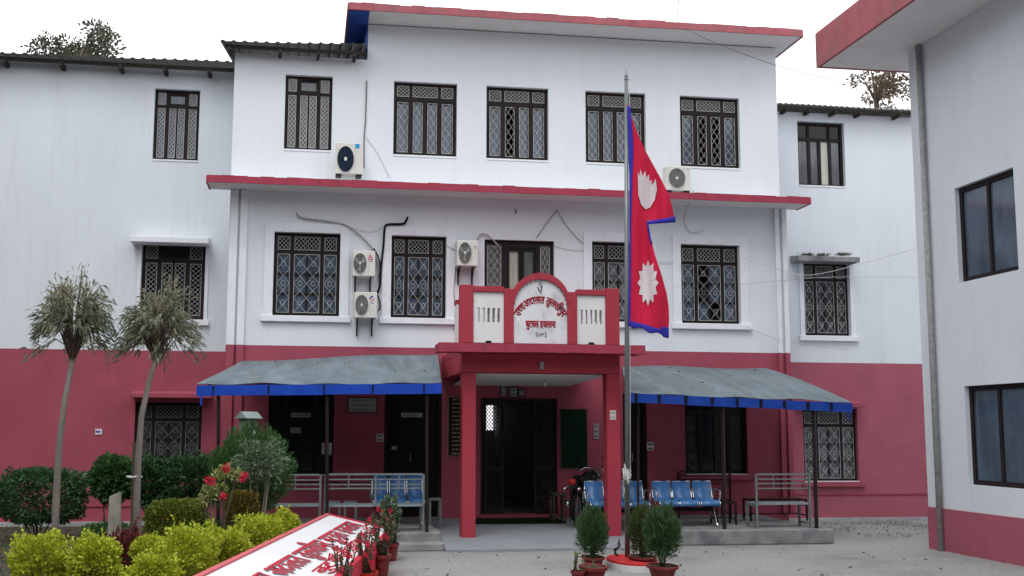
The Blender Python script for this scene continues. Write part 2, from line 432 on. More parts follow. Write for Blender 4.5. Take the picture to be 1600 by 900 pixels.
# veranda floors
ZS = 0.23
vf = MB().box(1.02 - 3.0, 2.02, -3.05, -0.002, 0.0, ZS)
struct(vf.build('veranda_floor', 'concrete_dirty', bevel=0.015))
st = MB().box(1.2, 2.02, -3.45, -3.052, 0.0, 0.11)
struct(st.build('step', 'concrete_dirty', bevel=0.015))
xr = at(1300, 828, -3.05).x
vr = MB().box(5.35, xr, -3.12, -0.002, 0.0, ZS)
struct(vr.build('veranda_floor', 'concrete_dirty', bevel=0.02))
pf = MB()
x0, x1 = 2.022, 5.348
yy = [-0.002, -1.3, -2.6, -3.62]; zz = [0.20, 0.17, 0.125, 0.035]
for k in range(3):
    pf.quad((x0, yy[k], zz[k]), (x0, yy[k + 1], zz[k + 1]), (x1, yy[k + 1], zz[k + 1]), (x1, yy[k], zz[k]))
pf.quad((x0, yy[3], zz[3]), (x0, yy[3], 0), (x1, yy[3], 0), (x1, yy[3], zz[3]))
for xx in (x0, x1):
    for k in range(3): pf.quad((xx, yy[k], zz[k]), (xx, yy[k + 1], zz[k + 1]), (xx, yy[k + 1], 0), (xx, yy[k], 0))
pf.quad((x0, yy[0], zz[0]), (x1, yy[0], zz[0]), (x1, yy[0], 0), (x0, yy[0], 0))
struct(pf.build('portico_floor', 'porch_concrete'))

# ================================================================== COURT BUILDING
BLD = thing('court_building', 'three-storey white and red court building with grilled windows', 'building', (3.7, 0.5, 0))
ZB = 3.20                       # paint line
XL, XR = at(356, 430, 0).x, at(1222, 430, 0).x      # central block
XTALL = at(575, 60, 0).x
ZTOP_L, ZTOP = 8.46, 9.13
WY = 1.2                        # wing wall plane
WXL, WXR = -6.6, 13.0

def xr_(xa, xb, py, Y): return at(xa, py, Y).x, at(xb, py, Y).x
UZ0, UZ1 = 6.70, 8.09
MZ0, MZ1 = 3.73, 5.22
UP = [xr_(615, 714, 185, 0), xr_(760, 857, 190, 0), xr_(915, 1009, 197, 0), xr_(1063, 1156, 205, 0)]
UP0 = xr_(445, 519, 170, 0)
MID = [xr_(427, 531, 430, 0), xr_(611, 697, 432, 0), xr_(925, 1012, 440, 0), xr_(1064, 1156, 445, 0)]
MDOOR = xr_(757, 866, 410, 0)
# ground floor openings on the veranda (Y = 0)
GW_L = xr_(418, 521, 690, 0); GD_L = xr_(600, 690, 700, 0)
ENT = xr_(751, 871, 700, 0)
GD_R = xr_(974, 1012, 700, 0); GW_R = xr_(1071, 1168, 700, 0)
DZ = at(800, 622, 0).z          # entrance head
GWZ0, GWZ1 = 0.95, 2.42
holes_w = [(*UP0, UZ0 + 0.02, UZ1 + 0.02)] + [(a, b, UZ0, UZ1) for a, b in UP] + [(a, b, MZ0, MZ1) for a, b in MID] + [(*MDOOR, ZB + 0.05, 5.20)]
holes_r = [(*GW_L, GWZ0, GWZ1), (*GD_L, ZS, GWZ1), (*ENT, 0.26, DZ), (*GD_R, ZS, GWZ1), (*GW_R, GWZ0, GWZ1)]
TH = 0.24
wall(XL, XTALL, ZB, ZTOP_L, 0, TH, holes_w).build('white_wall', 'white_paint', BLD)
wall(XTALL, XR, ZB, ZTOP, 0, TH, holes_w).build('white_wall', 'white_paint', BLD)
wall(XL, XR, 0, ZB, 0, TH, holes_r).build('red_wall', 'red_paint', BLD)
# flanks, back and inner floors (keep the rooms dark)
bk = MB()
for xx in (XL, XR - TH): bk.box(xx, xx + TH, TH, WY, 0, ZTOP_L if xx == XL else ZTOP)
bk.build('flank_wall', 'white_paint', BLD)
HX0, HX1 = at(757, 650, 9).x, at(772, 650, 9).x
HZ0, HZ1 = at(765, 672, 9).z, at(765, 633, 9).z
wall(WXL, WXR, 0, 8.2, 9.0, 9.2, [(HX0, HX1, HZ0, HZ1)]).build('rear_wall', 'white_paint', BLD)
fl = MB()
for z in (3.05, 5.95): fl.box(XL + TH, XR - TH, TH, 9.0, z, z + 0.12)
fl.box(WXL, XL - 0.003, WY + TH, 9.0, 3.05, 3.17).box(XR + 0.003, WXR, WY + TH, 9.0, 3.05, 3.17)
fl.box(WXL, XL + 0.3, WY + TH, 9.0, 8.12, 8.19).box(XR - 0.3, WXR, WY + TH, 9.0, 8.12, 8.19).box(XL + TH, XR - TH, TH, 9.0, 8.22, 8.30)
fl.build('floor_slab', 'concrete', BLD)
for x in (WXL, ENT[0] - 0.35, ENT[1] + 0.35, WXR - 0.2): MB().box(x, x + 0.2, WY + TH + .01, 8.99, 0.222, 3.04).build('inner_wall', 'wing_white', BLD)
for x in (WXL, WXR - 0.2, 0.9, 4.7): MB().box(x, x + 0.2, WY + TH + .01, 8.99, 3.18, 8.1).build('inner_wall', 'wing_white', BLD)

fi = MB().box(XL + .01, XR - .01, TH + .002, 9.0, 0.0, 0.22).box(WXL, XL - .003, WY + TH + .002, 9.0, 0, .22).box(XR + .003, WXR, WY + TH + .002, 9.0, 0, .22)
fi.build('inner_floor', 'concrete_dirty', BLD)

# wings
WL_U = xr_(240, 311, 195, WY); WL_M = xr_(220, 320, 440, WY); WL_G = xr_(209, 314, 690, WY)
WR_U = xr_(1247, 1320, 240, WY); WR_M = xr_(1256, 1328, 470, WY); WR_G = xr_(1256, 1341, 700, WY)
WZL, WZR = 3.16, 3.11
holes = [(*WL_U, 6.72, 8.09), (*WL_M, 3.74, 5.17)]
wall(WXL, XL - 0.002, WZL, 8.47, WY, WY + TH, holes).build('wing_white_wall', 'wing_white', BLD)
wall(WXL, XL - 0.002, 0, WZL, WY, WY + TH, [(*WL_G, 0.88, 2.22)]).build('wing_red_wall', 'red_paint', BLD)
holes = [(*WR_U, 6.71, 8.06), (*WR_M, 3.65, 5.13)]
wall(XR + 0.002, WXR, WZR, 8.24, WY, WY + TH, holes).build('wing_white_wall', 'wing_white', BLD)
wall(XR + 0.002, WXR, 0, WZR, WY, WY + TH, [(*WR_G, 0.76, 2.19)]).build('wing_red_wall', 'red_faded', BLD)
# grey plinth strips at the wing feet
MB().box(WXL, XL - 0.003, WY - 0.12, WY - 0.002, 0, 0.10).build('plinth', 'concrete', BLD)
MB().box(XR + 0.003, WXR, WY - 0.12, WY - 0.002, 0, 0.06).build('plinth', 'concrete', BLD)
pl = MB()
for a, b in ((XR + 0.003, WXR),): pl.box(a, b, WY - 0.02, WY - 0.002, 0.50, 0.52)
pl.box(WXL, XL - .003, WY - 0.02, WY - 0.002, 0.36, 0.38)
pl.build('plinth_line', 'fascia_red', BLD)

# twin corner pilasters
for (pa, pb) in ((357, 369), (373, 384)):
    a, b = xr_(pa, pb, 430, -0.06)
    MB().box(a, b, -0.07, -0.002, ZB, 5.94).build('pilaster', 'trim_white', BLD)
    MB().box(a, b, -0.07, -0.002, 0.235, ZB - 0.002).build('pilaster', 'red_paint', BLD)
for (pa, pb) in ((1213, 1219.5), (1224, 1231)):
    a, b = xr_(pa, pb, 430, -0.06)
    MB().box(a, b, -0.07, -0.002, ZB, 5.94).build('pilaster', 'trim_white', BLD)
    MB().box(a, b, -0.07, -0.002, 0.235, ZB - 0.002).build('pilaster', 'red_paint', BLD)

# middle ledge and roof slab: white slab with a red painted edge
def slab(name, xa, xb, yf, yb, z0, z1, lip, fm_='fascia_red'):
    MB().box(xa, xb, yf + 0.03, yb, z0, z1 - 0.004).build(name, 'soffit_white', BLD)
    n = int((xb - xa) / 0.22)
    f = MB()      # hand-plastered edge: slightly uneven, worn top
    for k in range(n):
        a, b = xa + (xb - xa) * k / n, xa + (xb - xa) * (k + 1) / n
        j = [rnd.uniform(-0.008, 0.010) for _ in range(2)] if k else [0, 0]
        f.box(a, b, yf - 0.003 * (k % 2), yf + 0.028, z0 - lip + j[0] * 0.4, z1 + j[1])
    f.box(xa - 0.028, xa - 0.002, yf + 0.03, yb, z0 - lip, z1)
    f.box(xb + 0.002, xb + 0.028, yf + 0.03, yb, z0 - lip, z1)
    f.build(name.replace('slab', 'fascia') if 'slab' in name else name + '_fascia', fm_, BLD)
slab('ledge', -1.77, 9.15, -0.65, -0.002, 5.945, 6.06, 0.01)
slab('roof_slab', 0.575, 9.08, -0.70, 9.2, ZTOP + 0.02, 9.27, 0.015, 'roof_fascia')
# blue painted underside on the open end of the roof slab
MB().box(0.58, XTALL - 0.01, -0.66, 4.0, ZTOP - 0.01, ZTOP + 0.017).build('soffit_panel', 'blue_paint', BLD)
MB().box(XTALL - 0.03, XTALL - 0.003, -0.002, 5.0, 8.66, ZTOP - 0.012).build('gable_panel', 'blue_paint', BLD)

# corrugated tin roofs
def tin(name, xa, xb, yf, zf_l, zf_r, yb, rise, m, pitch=0.19):
    mb = MB(); n = int((xb - xa) / (pitch / 6)); rows = []
    for k in range(n + 1):
        x = xa + (xb - xa) * k / n; t = k / n
        ph = (x / pitch) % 1.0
        h = 0.032 * max(0, math.cos((ph - 0.5) * 2 * math.pi)) ** 2
        zf = zf_l + (zf_r - zf_l) * t + 0.006 * math.sin(x * 2.1)
        rows.append(((x, yf, zf + h), (x, yb, zf + rise + h), (x, yf, zf - 0.006 + h), (x, yb, zf + rise - 0.006 + h)))
    for k in range(n):
        a, b = rows[k], rows[k + 1]
        mb.quad(a[0], b[0], b[1], a[1]); mb.quad(a[2], a[3], b[3], b[2]); mb.quad(a[0], a[2], b[2], b[0])
    o = mb.build(name, m, BLD, smooth=False, fix=False)
    return o
tin('tin_roof', -1.66, XTALL - 0.03, -0.42, 8.52, 8.60, 4.2, 0.95, 'tin_dark')
tin('tin_roof', WXL, XL - 0.02, 0.80, 8.47, 8.55, 5.4, 0.9, 'tin_dark')
tin('tin_roof', XR + 0.03, WXR, 0.85, 8.29, 8.29, 5.2, 0.9, 'tin_light', 0.12)
for x in (-1.5, -0.62, 0.05, 0.7): MB().box(x - .025, x + .025, -0.36, -0.002, 8.395, 8.452).build('rafter', 'timber_dark', BLD)
MB().box(-1.58, XTALL - 0.05, -0.30, -0.24, 8.454, 8.505).build('purlin', 'timber_dark', BLD)
for x in (-5.6, -4.6, -3.55, -2.75, -1.95): MB().box(x - .03, x + .03, 0.86, WY - .004, 8.33, 8.412).build('rafter', 'timber_dark', BLD)
MB().box(WXL, XL - 0.03, 0.92, 0.99, 8.414, 8.463).build('purlin', 'timber_dark', BLD)
for x in (9.45, 9.95, 10.5, 11.05, 11.9): MB().box(x - .03, x + .03, 0.9, WY - .004, 8.17, 8.23).build('rafter', 'timber_dark', BLD)
# tall block back wall side above the low roof, and rear wall tops
MB().box(XTALL, XTALL + 0.2, TH + .002, 9.0, 8.2, ZTOP).build('flank_wall', 'white_paint', BLD)
MB().box(XR - 0.2, XR, WY + .002, 9.0, 8.2, ZTOP).build('flank_wall', 'white_paint', BLD)
MB().box(XTALL, XR, 9.0, 9.2, 8.202, ZTOP).build('rear_wall', 'white_paint', BLD)

# ------------------------------------------------------------------ windows
def lattice(mb, x0, x1, z0, z1, y, nx, nz, wd, outline=True, rings=False):
    """diamond lattice of thin bars clipped to a rectangle, nx by nz diamonds"""
    dx, dz = (x1 - x0) / nx, (z1 - z0) / nz
    def seg(ax, az, bx, bz, dy):
        mb.bar((ax, y + dy, az), (bx, y + dy, bz), wd, wd * 0.7)
    for sgn in (1, -1):
        k0, k1 = (-nz, nx) if sgn == 1 else (0, nx + nz)
        for k in range(int(math.floor(k0)), int(math.ceil(k1)) + 1):
            # line: u = k + sgn*v  (u in 0..nx, v in 0..nz)
            pts = []
            for v in (0, nz):
                u = k + sgn * v
                if 0 <= u <= nx: pts.append((u, v))
            for u in (0, nx):
                v = (u - k) * sgn
                if 0 < v < nz: pts.append((u, v))
            pts = sorted(set(pts))
            if len(pts) >= 2 and pts[0] != pts[-1]:
                (ua, va), (ub, vb) = pts[0], pts[-1]
                seg(x0 + ua * dx, z0 + va * dz, x0 + ub * dx, z0 + vb * dz, 0.0 if sgn == 1 else wd * 0.75)
    if outline:
        for (a, b) in (((x0, z0), (x1, z0)), ((x0, z1), (x1, z1)), ((x0, z0), (x0, z1)), ((x1, z0), (x1, z1))):
            mb.bar((a[0], y + wd * .4, a[1]), (b[0], y + wd * .4, b[1]), wd * 1.25, wd)
    if rings:
        for j in range(rings):
            cz = z0 + (z1 - z0) * (j + 0.5) / rings; cx = (x0 + x1) / 2
            pr = None
            for q in range(9):
                a = 2 * math.pi * q / 8
                p = (cx + 0.038 * math.cos(a), y - 0.006, cz + 0.05 * math.sin(a))
                if pr: mb.bar(pr, p, wd, wd * .7)
                pr = p

def ring_col(mb, x0, x1, z0, z1, y, rings, wd):
    for j in range(rings):
        cz = z0 + (z1 - z0) * (j + 0.5) / rings; cx = (x0 + x1) / 2; pr = None
        for q in range(9):
            a = 2 * math.pi * q / 8
            p = (cx + 0.034 * math.cos(a), y - 0.006, cz + 0.045 * math.sin(a))
            if pr: mb.bar(pr, p, wd, wd * .7)
            pr = p

def window(x0, x1, z0, z1, yf, kind, panes='glass_blue', open_cells=(), gm_='grille_white', surround=None, wname='window', parent=None):
    """kind: upper (4 leaves + top lights), mid (1-2-1 panels), side (narrow-wide-narrow with solid top light), plain"""
    parent = parent or BLD
    W, H = x1 - x0, z1 - z0
    yy = yf + 0.13
    fr = MB(); fw = 0.055 if W > 0.9 else 0.05
    # outer frame
    fr.box(x0, x1, yy - .035, yy + .035, z0, z0 + fw).box(x0, x1, yy - .035, yy + .035, z1 - fw, z1)
    fr.box(x0, x0 + fw, yy - .035, yy + .035, z0 + fw, z1 - fw).box(x1 - fw, x1, yy - .035, yy + .035, z0 + fw, z1 - fw)
    ix0, ix1, iz0, iz1 = x0 + fw, x1 - fw, z0 + fw, z1 - fw
    cells = []; mw = fw * 0.55
    def vbar(x, za, zb, wd): fr.box(x - wd / 2, x + wd / 2, yy - .03, yy + .03, za, zb)
    def hbar(z, xa, xb, wd): fr.box(xa, xb, yy - .032, yy + .032, z - wd / 2, z + wd / 2)
    if kind == 'upper':
        tz = iz1 - (iz1 - iz0) * 0.20
        hbar(tz, ix0, ix1, 0.075)
        c = [ix0 + (ix1 - ix0) * t for t in (0, 0.25, 0.5, 0.75, 1)]
        for k in (1, 2, 3): vbar(c[k], iz0, tz - .0375, 0.062)
        for k in (1, 3): vbar(c[k], tz + .0375, iz1, 0.05)
        for k in range(4): cells.append(('leaf', c[k] + .031 * (k > 0), c[k + 1] - .031 * (k < 3), iz0, tz - .0375))
        for (a, b) in ((0, 1), (1, 3), (3, 4)): cells.append(('top', c[a] + .025 * (a > 0), c[b] - .025 * (b < 4), tz + .0375, iz1))
    elif kind == 'mid':
        tz = iz1 - (iz1 - iz0) * 0.21
        hbar(tz, ix0, ix1, 0.06)
        c = [ix0 + (ix1 - ix0) * t for t in (0, 0.25, 0.75, 1)]
        for k in (1, 2): vbar(c[k], iz0, iz1, 0.06)
        for k in range(3):
            a, b = c[k] + .03 * (k > 0), c[k + 1] - .03 * (k < 2)
            cells.append(('top', a, b, tz + .03, iz1))
            rows = [iz0 + (tz - .03 - iz0) * t for t in (0, 1 / 3, 2 / 3, 1)]
            for r in range(3):
                if r: hbar(rows[r], a, b, 0.028)
            if k == 1: vbar((a + b) / 2, iz0, tz - .03, 0.028)
            cols = [(a, b)] if k != 1 else [(a, (a + b) / 2), ((a + b) / 2, b)]
            for ca, cb in cols:
                for r in range(3): cells.append(('pane', ca + .008, cb - .008, rows[r] + .012, rows[r + 1] - .012))
            lattice(GR, a + .01, b - .01, iz0 + .01, tz - .04, yy - .06, 1 if k != 1 else 2, 4, 0.0060, True, 3 if k != 1 else 0)
    elif kind == 'side':
        tz = iz1 - (iz1 - iz0) * 0.21
        hbar(tz, ix0, ix1, 0.05)
        c = [ix0 + (ix1 - ix0) * t for t in (0, 0.25, 0.74, 1)]
        for k in (1, 2): vbar(c[k], iz0, iz1, 0.055)
        for k in range(3):
            a, b = c[k] + .028 * (k > 0), c[k + 1] - .028 * (k < 2)
            cells.append(('toplight' if k == 1 else 'top', a, b, tz + .025, iz1))
            if k == 1:
                cells.append(('leaf', a, (a + b) / 2 - .008, iz0, tz - .025)); cells.append(('leaf', (a + b) / 2 + .008, b, iz0, tz - .025))
            else: cells.append(('leaf', a, b, iz0, tz - .025))
    elif kind == 'plain':
        tz = iz1 - (iz1 - iz0) * 0.24
        hbar(tz, ix0, ix1, 0.06)
        c = [ix0 + (ix1 - ix0) * t for t in (0, 0.25, 0.5, 0.75, 1)]
        for k in (1, 2, 3): vbar(c[k], iz0, tz - .03, 0.062)
        for k in (1, 3): vbar(c[k], tz + .03, iz1, 0.05)
        for k in range(4): cells.append(('bare', c[k] + .02, c[k + 1] - .02, iz0, tz - .03))
        for (a, b) in ((0, 1), (1, 3), (3, 4)): cells.append(('dark', c[a], c[b], tz + .03, iz1))
    if kind == 'mid':
        for (ca, cb) in ((c[1] + .03, (c[1] + c[2]) / 2), ((c[1] + c[2]) / 2, c[2] - .03)): ring_col(GR, ca, cb, iz0, tz - .03, yy - .06, 3, .0060)
    win = fr.build(wname, 'wood_frame', parent)
    n = 0
    for q, (t, a, b, za, zb) in enumerate(cells):
        if t == 'leaf':
            lf = MB()      # sash rim
            s_ = min(0.03, (b - a) * 0.12)
            lf.box(a, a + s_, yy - .02, yy + .02, za, zb).box(b - s_, b, yy - .02, yy + .02, za, zb)
            lf.box(a + s_, b - s_, yy - .02, yy + .02, za, za + s_).box(a + s_, b - s_, yy - .02, yy + .02, zb - s_, zb)
            lf.build('sash', 'wood_frame', win)
            nzl = 9 if kind == 'side' else 7
            lattice(GR, a + s_ * .7, b - s_ * .7, za + s_, zb - s_, yy - .05, 1.5 if kind == 'upper' else 2, 5 if kind == 'upper' else 11, 0.0055 if kind == 'upper' else 0.0062, True)
        elif t == 'top':
            nx_ = max(3, int((b - a) / 0.075)); lattice(GR, a + .012, b - .012, za + .012, zb - .012, yy - .05, nx_, 3, 0.0050, True)
        elif t == 'toplight':
            lf = MB(); lf.box(a, b, yy - .01, yy + .01, zb - .05, zb).box(a, b, yy - .01, yy + .01, za, za + .04).box(a, a + .02, yy - .01, yy + .01, za + .04, zb - .05).box(b - .02, b, yy - .01, yy + .01, za + .04, zb - .05)
            lf.build('sash', 'wood_frame', win)
        m = panes
        if t == 'dark': m = 'glass_dark'
        if t == 'top' and kind != 'side': m = 'glass_dark'
        if q in open_cells: m = None
        if t == 'bare': m = ('glass_grey', 'glass_grey', 'curtain', 'glass_grey')[n % 4]; n += 1
        if m:
            MB().box(a, b, yy + .004, yy + .010, za, zb).build('pane', m, win)
    if GR.v:
        GR.build('grille', gm_, win); GR.v = []; GR.f = []
    if surround:
        s_, dz = surround
        f = MB()
        f.box(x0 - s_, x0, yf - .03, yf - .002, z0, z1 + dz).box(x1, x1 + s_, yf - .03, yf - .002, z0, z1 + dz)
        f.box(x0, x1, yf - .03, yf - .002, z1, z1 + dz)
        f.build('surround', 'trim_white', win)
        MB().box(x0 - s_ - .04, x1 + s_ + .04, yf - .07, yf - .002, z0 - .11, z0 - .002).build('sill', 'trim_white', win, bevel=0.008)
    else:
        MB().box(x0 + .004, x1 - .004, yf - .012, yy - .04, z0 - .02, z0 + .012).build('sill', 'trim_white', win)
    return win
GR = MB()
# room backs close behind open leaves
for k, (a, b) in enumerate(UP):
    window(a, b, UZ0, UZ1, 0, 'upper', 'glass_blue', open_cells=({1: (1,), 3: (1, 2)}.get(k, ())))
window(UP0[0], UP0[1], UZ0 + .02, UZ1 + .02, 0, 'side', 'glass_grey', open_cells=())
for k, (a, b) in enumerate(MID):
    window(a, b, MZ0, MZ1, 0, 'mid', 'glass_blue' if k != 2 else 'glass_grey', open_cells=({3: (7, 8, 6), 1: ()}.get(k, ())), surround=(0.16, 0.16))
window(WL_U[0], WL_U[1], 6.72, 8.09, WY, 'side', 'glass_blue')
window(WL_M[0], WL_M[1], 3.74, 5.17, WY, 'side', 'glass_dark', surround=(0.06, 0.02))
window(WL_G[0], WL_G[1], 0.88, 2.22, WY, 'mid', 'glass_dull', gm_='grille_dark')
window(WR_U[0], WR_U[1], 6.71, 8.06, WY, 'plain')
window(WR_M[0], WR_M[1], 3.65, 5.13, WY, 'mid', 'glass_dull', surround=(0.09, 0.03))
wg = window(WR_G[0], WR_G[1], 0.76, 2.19, WY, 'mid', 'glass_grey')
MB().box(WR_G[0] - .06, WR_G[1] + .10, WY - .08, WY - .002, 0.66, 0.757).build('sill', 'red_paint', wg, bevel=.008)
for a, b, m in ((*GW_L, 'glass_dark'), (*GW_R, 'glass_dark')):
    window(a, b, GWZ0, GWZ1, 0, 'plain' if False else 'mid', m, gm_='steel_black')
MB().box(GW_R[0] - .12, GW_R[1] + .12, -.07, -.002, GWZ0 - .10, GWZ0 - .003).build('sill', 'red_paint', BLD, bevel=.008)
MB().box(GW_L[0] - .12, GW_L[1] + .12, -.07, -.002, GWZ0 - .10, GWZ0 - .003).build('sill', 'red_paint', BLD, bevel=.008)

# glazed balcony door over the porch
a, b = MDOOR
yy = 0.12
fr = MB()
z0, z1 = ZB + .05, 5.20
cs = [a + (b - a) * t for t in (0, 0.26, 0.36, 0.60, 0.66, 0.80, 1.0)]
fr.box(a, b, yy - .04, yy + .04, z1 - .06, z1).box(a, a + .05, yy - .04, yy + .04, z0, z1 - .06).box(b - .05, b, yy - .04, yy + .04, z0, z1 - .06)
fr.box(cs[1], cs[1] + .09, yy - .045, yy + .04, z0, z1 - .06)
fr.box(cs[5] - .07, cs[5], yy - .045, yy + .04, z0, z1 - .06)
fr.box(cs[1] + .09, cs[5] - .07, yy - .045, yy + .04, z1 - .13, z1 - .06)
fr.box(a + .05, cs[1], yy - .03, yy + .03, z0 + 1.05, z0 + 1.10)
fr.box(cs[5], b - .05, yy - .03, yy + .03, z0 + 1.05, z0 + 1.10)
dw = fr.build('balcony_door', 'wood_frame', BLD)
mid_ = (cs[1] + .09 + cs[5] - .07) / 2
for (xa, xb, m) in ((cs[1] + .09, mid_ - .004, 'curtain'), (mid_ + .004, cs[5] - .07, 'glass_grey')):
    sf = MB(); s_ = .045
    sf.box(xa, xa + s_, yy - .025, yy + .02, z0, z1 - .13).box(xb - s_, xb, yy - .025, yy + .02, z0, z1 - .13).box(xa + s_, xb - s_, yy - .025, yy + .02, z1 - .19, z1 - .13)
    sf.build('sash', 'steel_black', dw)
    if m == 'curtain':
        cu = MB(); n = 26
        for k in range(n):
            u0, u1 = k / n, (k + 1) / n
            f_ = lambda u: (xa + s_ + (xb - xa - 2 * s_) * u, yy + .012 + .012 * math.sin(u * 34), 0)
            p, q = f_(u0), f_(u1)
            cu.quad((p[0], p[1], z0), (q[0], q[1], z0), (q[0], q[1], z1 - .19), (p[0], p[1], z1 - .19))
        cu.build('curtain', 'curtain', dw, smooth=True)
    else:
        MB().box(xa + s_, xb - s_, yy + .0, yy + .006, z0, z1 - .19).build('pane', m, dw)
for (xa, xb) in ((a + .05, cs[1]), (cs[5], b - .05)):
    MB().box(xa, xb, yy + .0, yy + .006, z0, z1 - .06).build('pane', 'glass_grey', dw)
    for (za, zb) in ((z0, z0 + 1.05), (z0 + 1.10, z1 - .1)):
        lattice(GR, xa + .02, xb - .02, za + .02, zb - .02, yy - .04, 2, 4, .0065, True)
GR.build('grille', 'grille_white', dw); GR.v = []; GR.f = []

# window sunshades on the wings
def shade(px0, px1, pyt, pyb, Y, depth, m, extra=False):
    p, q = at(px0, pyb, Y - depth), at(px1, pyb, Y - depth)
    zt = at(px0, pyt, Y - depth).z
    o = MB().hexa([(p.x, Y - depth, p.z), (q.x, Y - depth, p.z), (q.x, Y - .002, p.z - .0), (p.x, Y - .002, p.z), (p.x, Y - depth, zt), (q.x, Y - depth, zt), (q.x, Y - .002, zt + .05), (p.x, Y - .002, zt + .05)]).build('sunshade', m, BLD, bevel=.008)
    return p, q, zt
shade(203, 326, 368, 377, WY, 0.40, 'trim_white')
p, q, zt = shade(1248, 1344, 399, 407, WY, 0.40, 'concrete_dirty')
shade(203, 330, 614, 621, WY, 0.40, 'red_paint')
shade(1250, 1352, 629, 636, WY, 0.30, 'red_paint')

# ------------------------------------------------------------------ veranda doors
def door(x0, x1, z0, z1, m='board_dark'):
    d = MB(); yy = 0.1
    d.box(x0, x0 + .06, yy - .04, yy + .04, z0, z1).box(x1 - .06, x1, yy - .04, yy + .04, z0, z1).box(x0 + .06, x1 - .06, yy - .04, yy + .04, z1 - .06, z1)
    dd = d.build('door', 'wood_frame', BLD)
    xm = (x0 + x1) / 2
    for (a, b) in ((x0 + .063, xm - .003), (xm + .003, x1 - .063)):
        lf = MB().box(a, b, yy, yy + .03, z0 + .01, z1 - .063)
        for (za, zb) in ((z0 + .15, z0 + .75), (z0 + .85, z0 + 1.35), (z0 + 1.45, z1 - .18)):
            lf.box(a + .05, b - .05, yy - .012, yy - .001, za, zb)
        lf.build('leaf', m, dd)
    MB().tube([(xm - .04, yy - .03, z0 + .95), (xm - .04, yy - .03, z0 + 1.1)], .01, 6).build('handle', 'steel_grey', dd)
door(GD_L[0], GD_L[1], ZS + .004, GWZ1)
door(GD_R[0], GD_R[1], ZS + .004, GWZ1)
# entrance: two lattice leaves, one each side of the dark passage
ex0, ex1 = ENT
yy = 0.1
d = MB().box(ex0, ex0 + .05, yy - .05, yy + .05, .26, DZ).box(ex1 - .05, ex1, yy - .05, yy + .05, .26, DZ).box(ex0 + .05, ex1 - .05, yy - .05, yy + .05, DZ - .06, DZ)
ed = d.build('entrance_door', 'wood_frame', BLD)
for (pa, pb) in ((756, 787), (834, 868)):
    a, b = xr_(pa, pb, 700, yy)
    lf = MB(); s_ = .04; zt = DZ - .064
    lf.box(a, a + s_, yy - .02, yy + .02, .27, zt).box(b - s_, b, yy - .02, yy + .02, .27, zt)
    for (za, zb) in ((.27, .38), (1.02, 1.10), (zt - .05, zt)): lf.box(a + s_, b - s_, yy - .02, yy + .02, za, zb)
    lo = lf.build('leaf', 'wood_frame', ed)
    lt = MB(); lattice(lt, a + s_, b - s_, .38, 1.02, yy, 5, 9, .014, False); lattice(lt, a + s_, b - s_, 1.10, zt - .05, yy, 5, 16, .014, False)
    lt.build('grille', 'steel_brown', ed)
MB().box(ex0 - .02, ex1 + .02, -.10, -.003, .2, .262).build('threshold', 'red_paint', BLD)

# ================================================================== PORTICO
PO = thing('entrance_portico', 'red two-column entrance porch with arched name parapet', 'porch', (3.6, -2.6, 0))
PY = -3.15
px0, px1 = 1.95, 5.17
MB().box(px0 + .06, px1 - .06, PY + .06, -2.55, 2.935, 3.045).build('canopy_slab', 'portico_red', PO)
MB().box(2.37, 4.885, -2.548, -.003, 2.936, 3.04).build('roof_slab', 'portico_red', PO)
fa = MB()
for k in range(16):
    a, b = px0 + (px1 - px0) * k / 16, px0 + (px1 - px0) * (k + 1) / 16
    fa.box(a, b, PY - .002 * (k % 2), PY + .058, 2.925 + rnd.uniform(-.006, .006), 3.055 + rnd.uniform(-.006, .006))
fa.box(px0, px0 + .058, PY + .06, -2.55, 2.925, 3.055).box(px1 - .058, px1, PY + .06, -2.55, 2.925, 3.055)
fa.build('fascia', 'fascia_red', PO)
cL = (2.37, 2.585); cR = (4.665, 4.885)
for (a, b) in (cL, cR):
    MB().box(a, b, -2.70, -2.45, .10, 2.632).build('column', 'portico_red', PO, bevel=.012)
bm_ = MB().box(cL[0] - .001, cR[1] + .001, -2.702, -2.448, 2.634, 2.933)
bm_.box(cL[0], cL[1] - .02, -2.446, -.003, 2.634, 2.933).box(cR[0] + .02, cR[1], -2.446, -.003, 2.634, 2.933)
bm_.build('beam', 'portico_red', PO, bevel=.01)
zc0, zc1 = 2.605, at(800, 603, 0).z
MB().hexa([(cL[1] - .018, -2.446, zc0), (cR[0] + .018, -2.446, zc0), (cR[0] + .018, -.004, zc1), (cL[1] - .018, -.004, zc1), (cL[1] - .018, -2.446, zc0 + .025), (cR[0] + .018, -2.446, zc0 + .025), (cR[0] + .018, -.004, zc1 + .025), (cL[1] - .018, -.004, zc1 + .025)]).build('ceiling', 'soffit_white', PO)
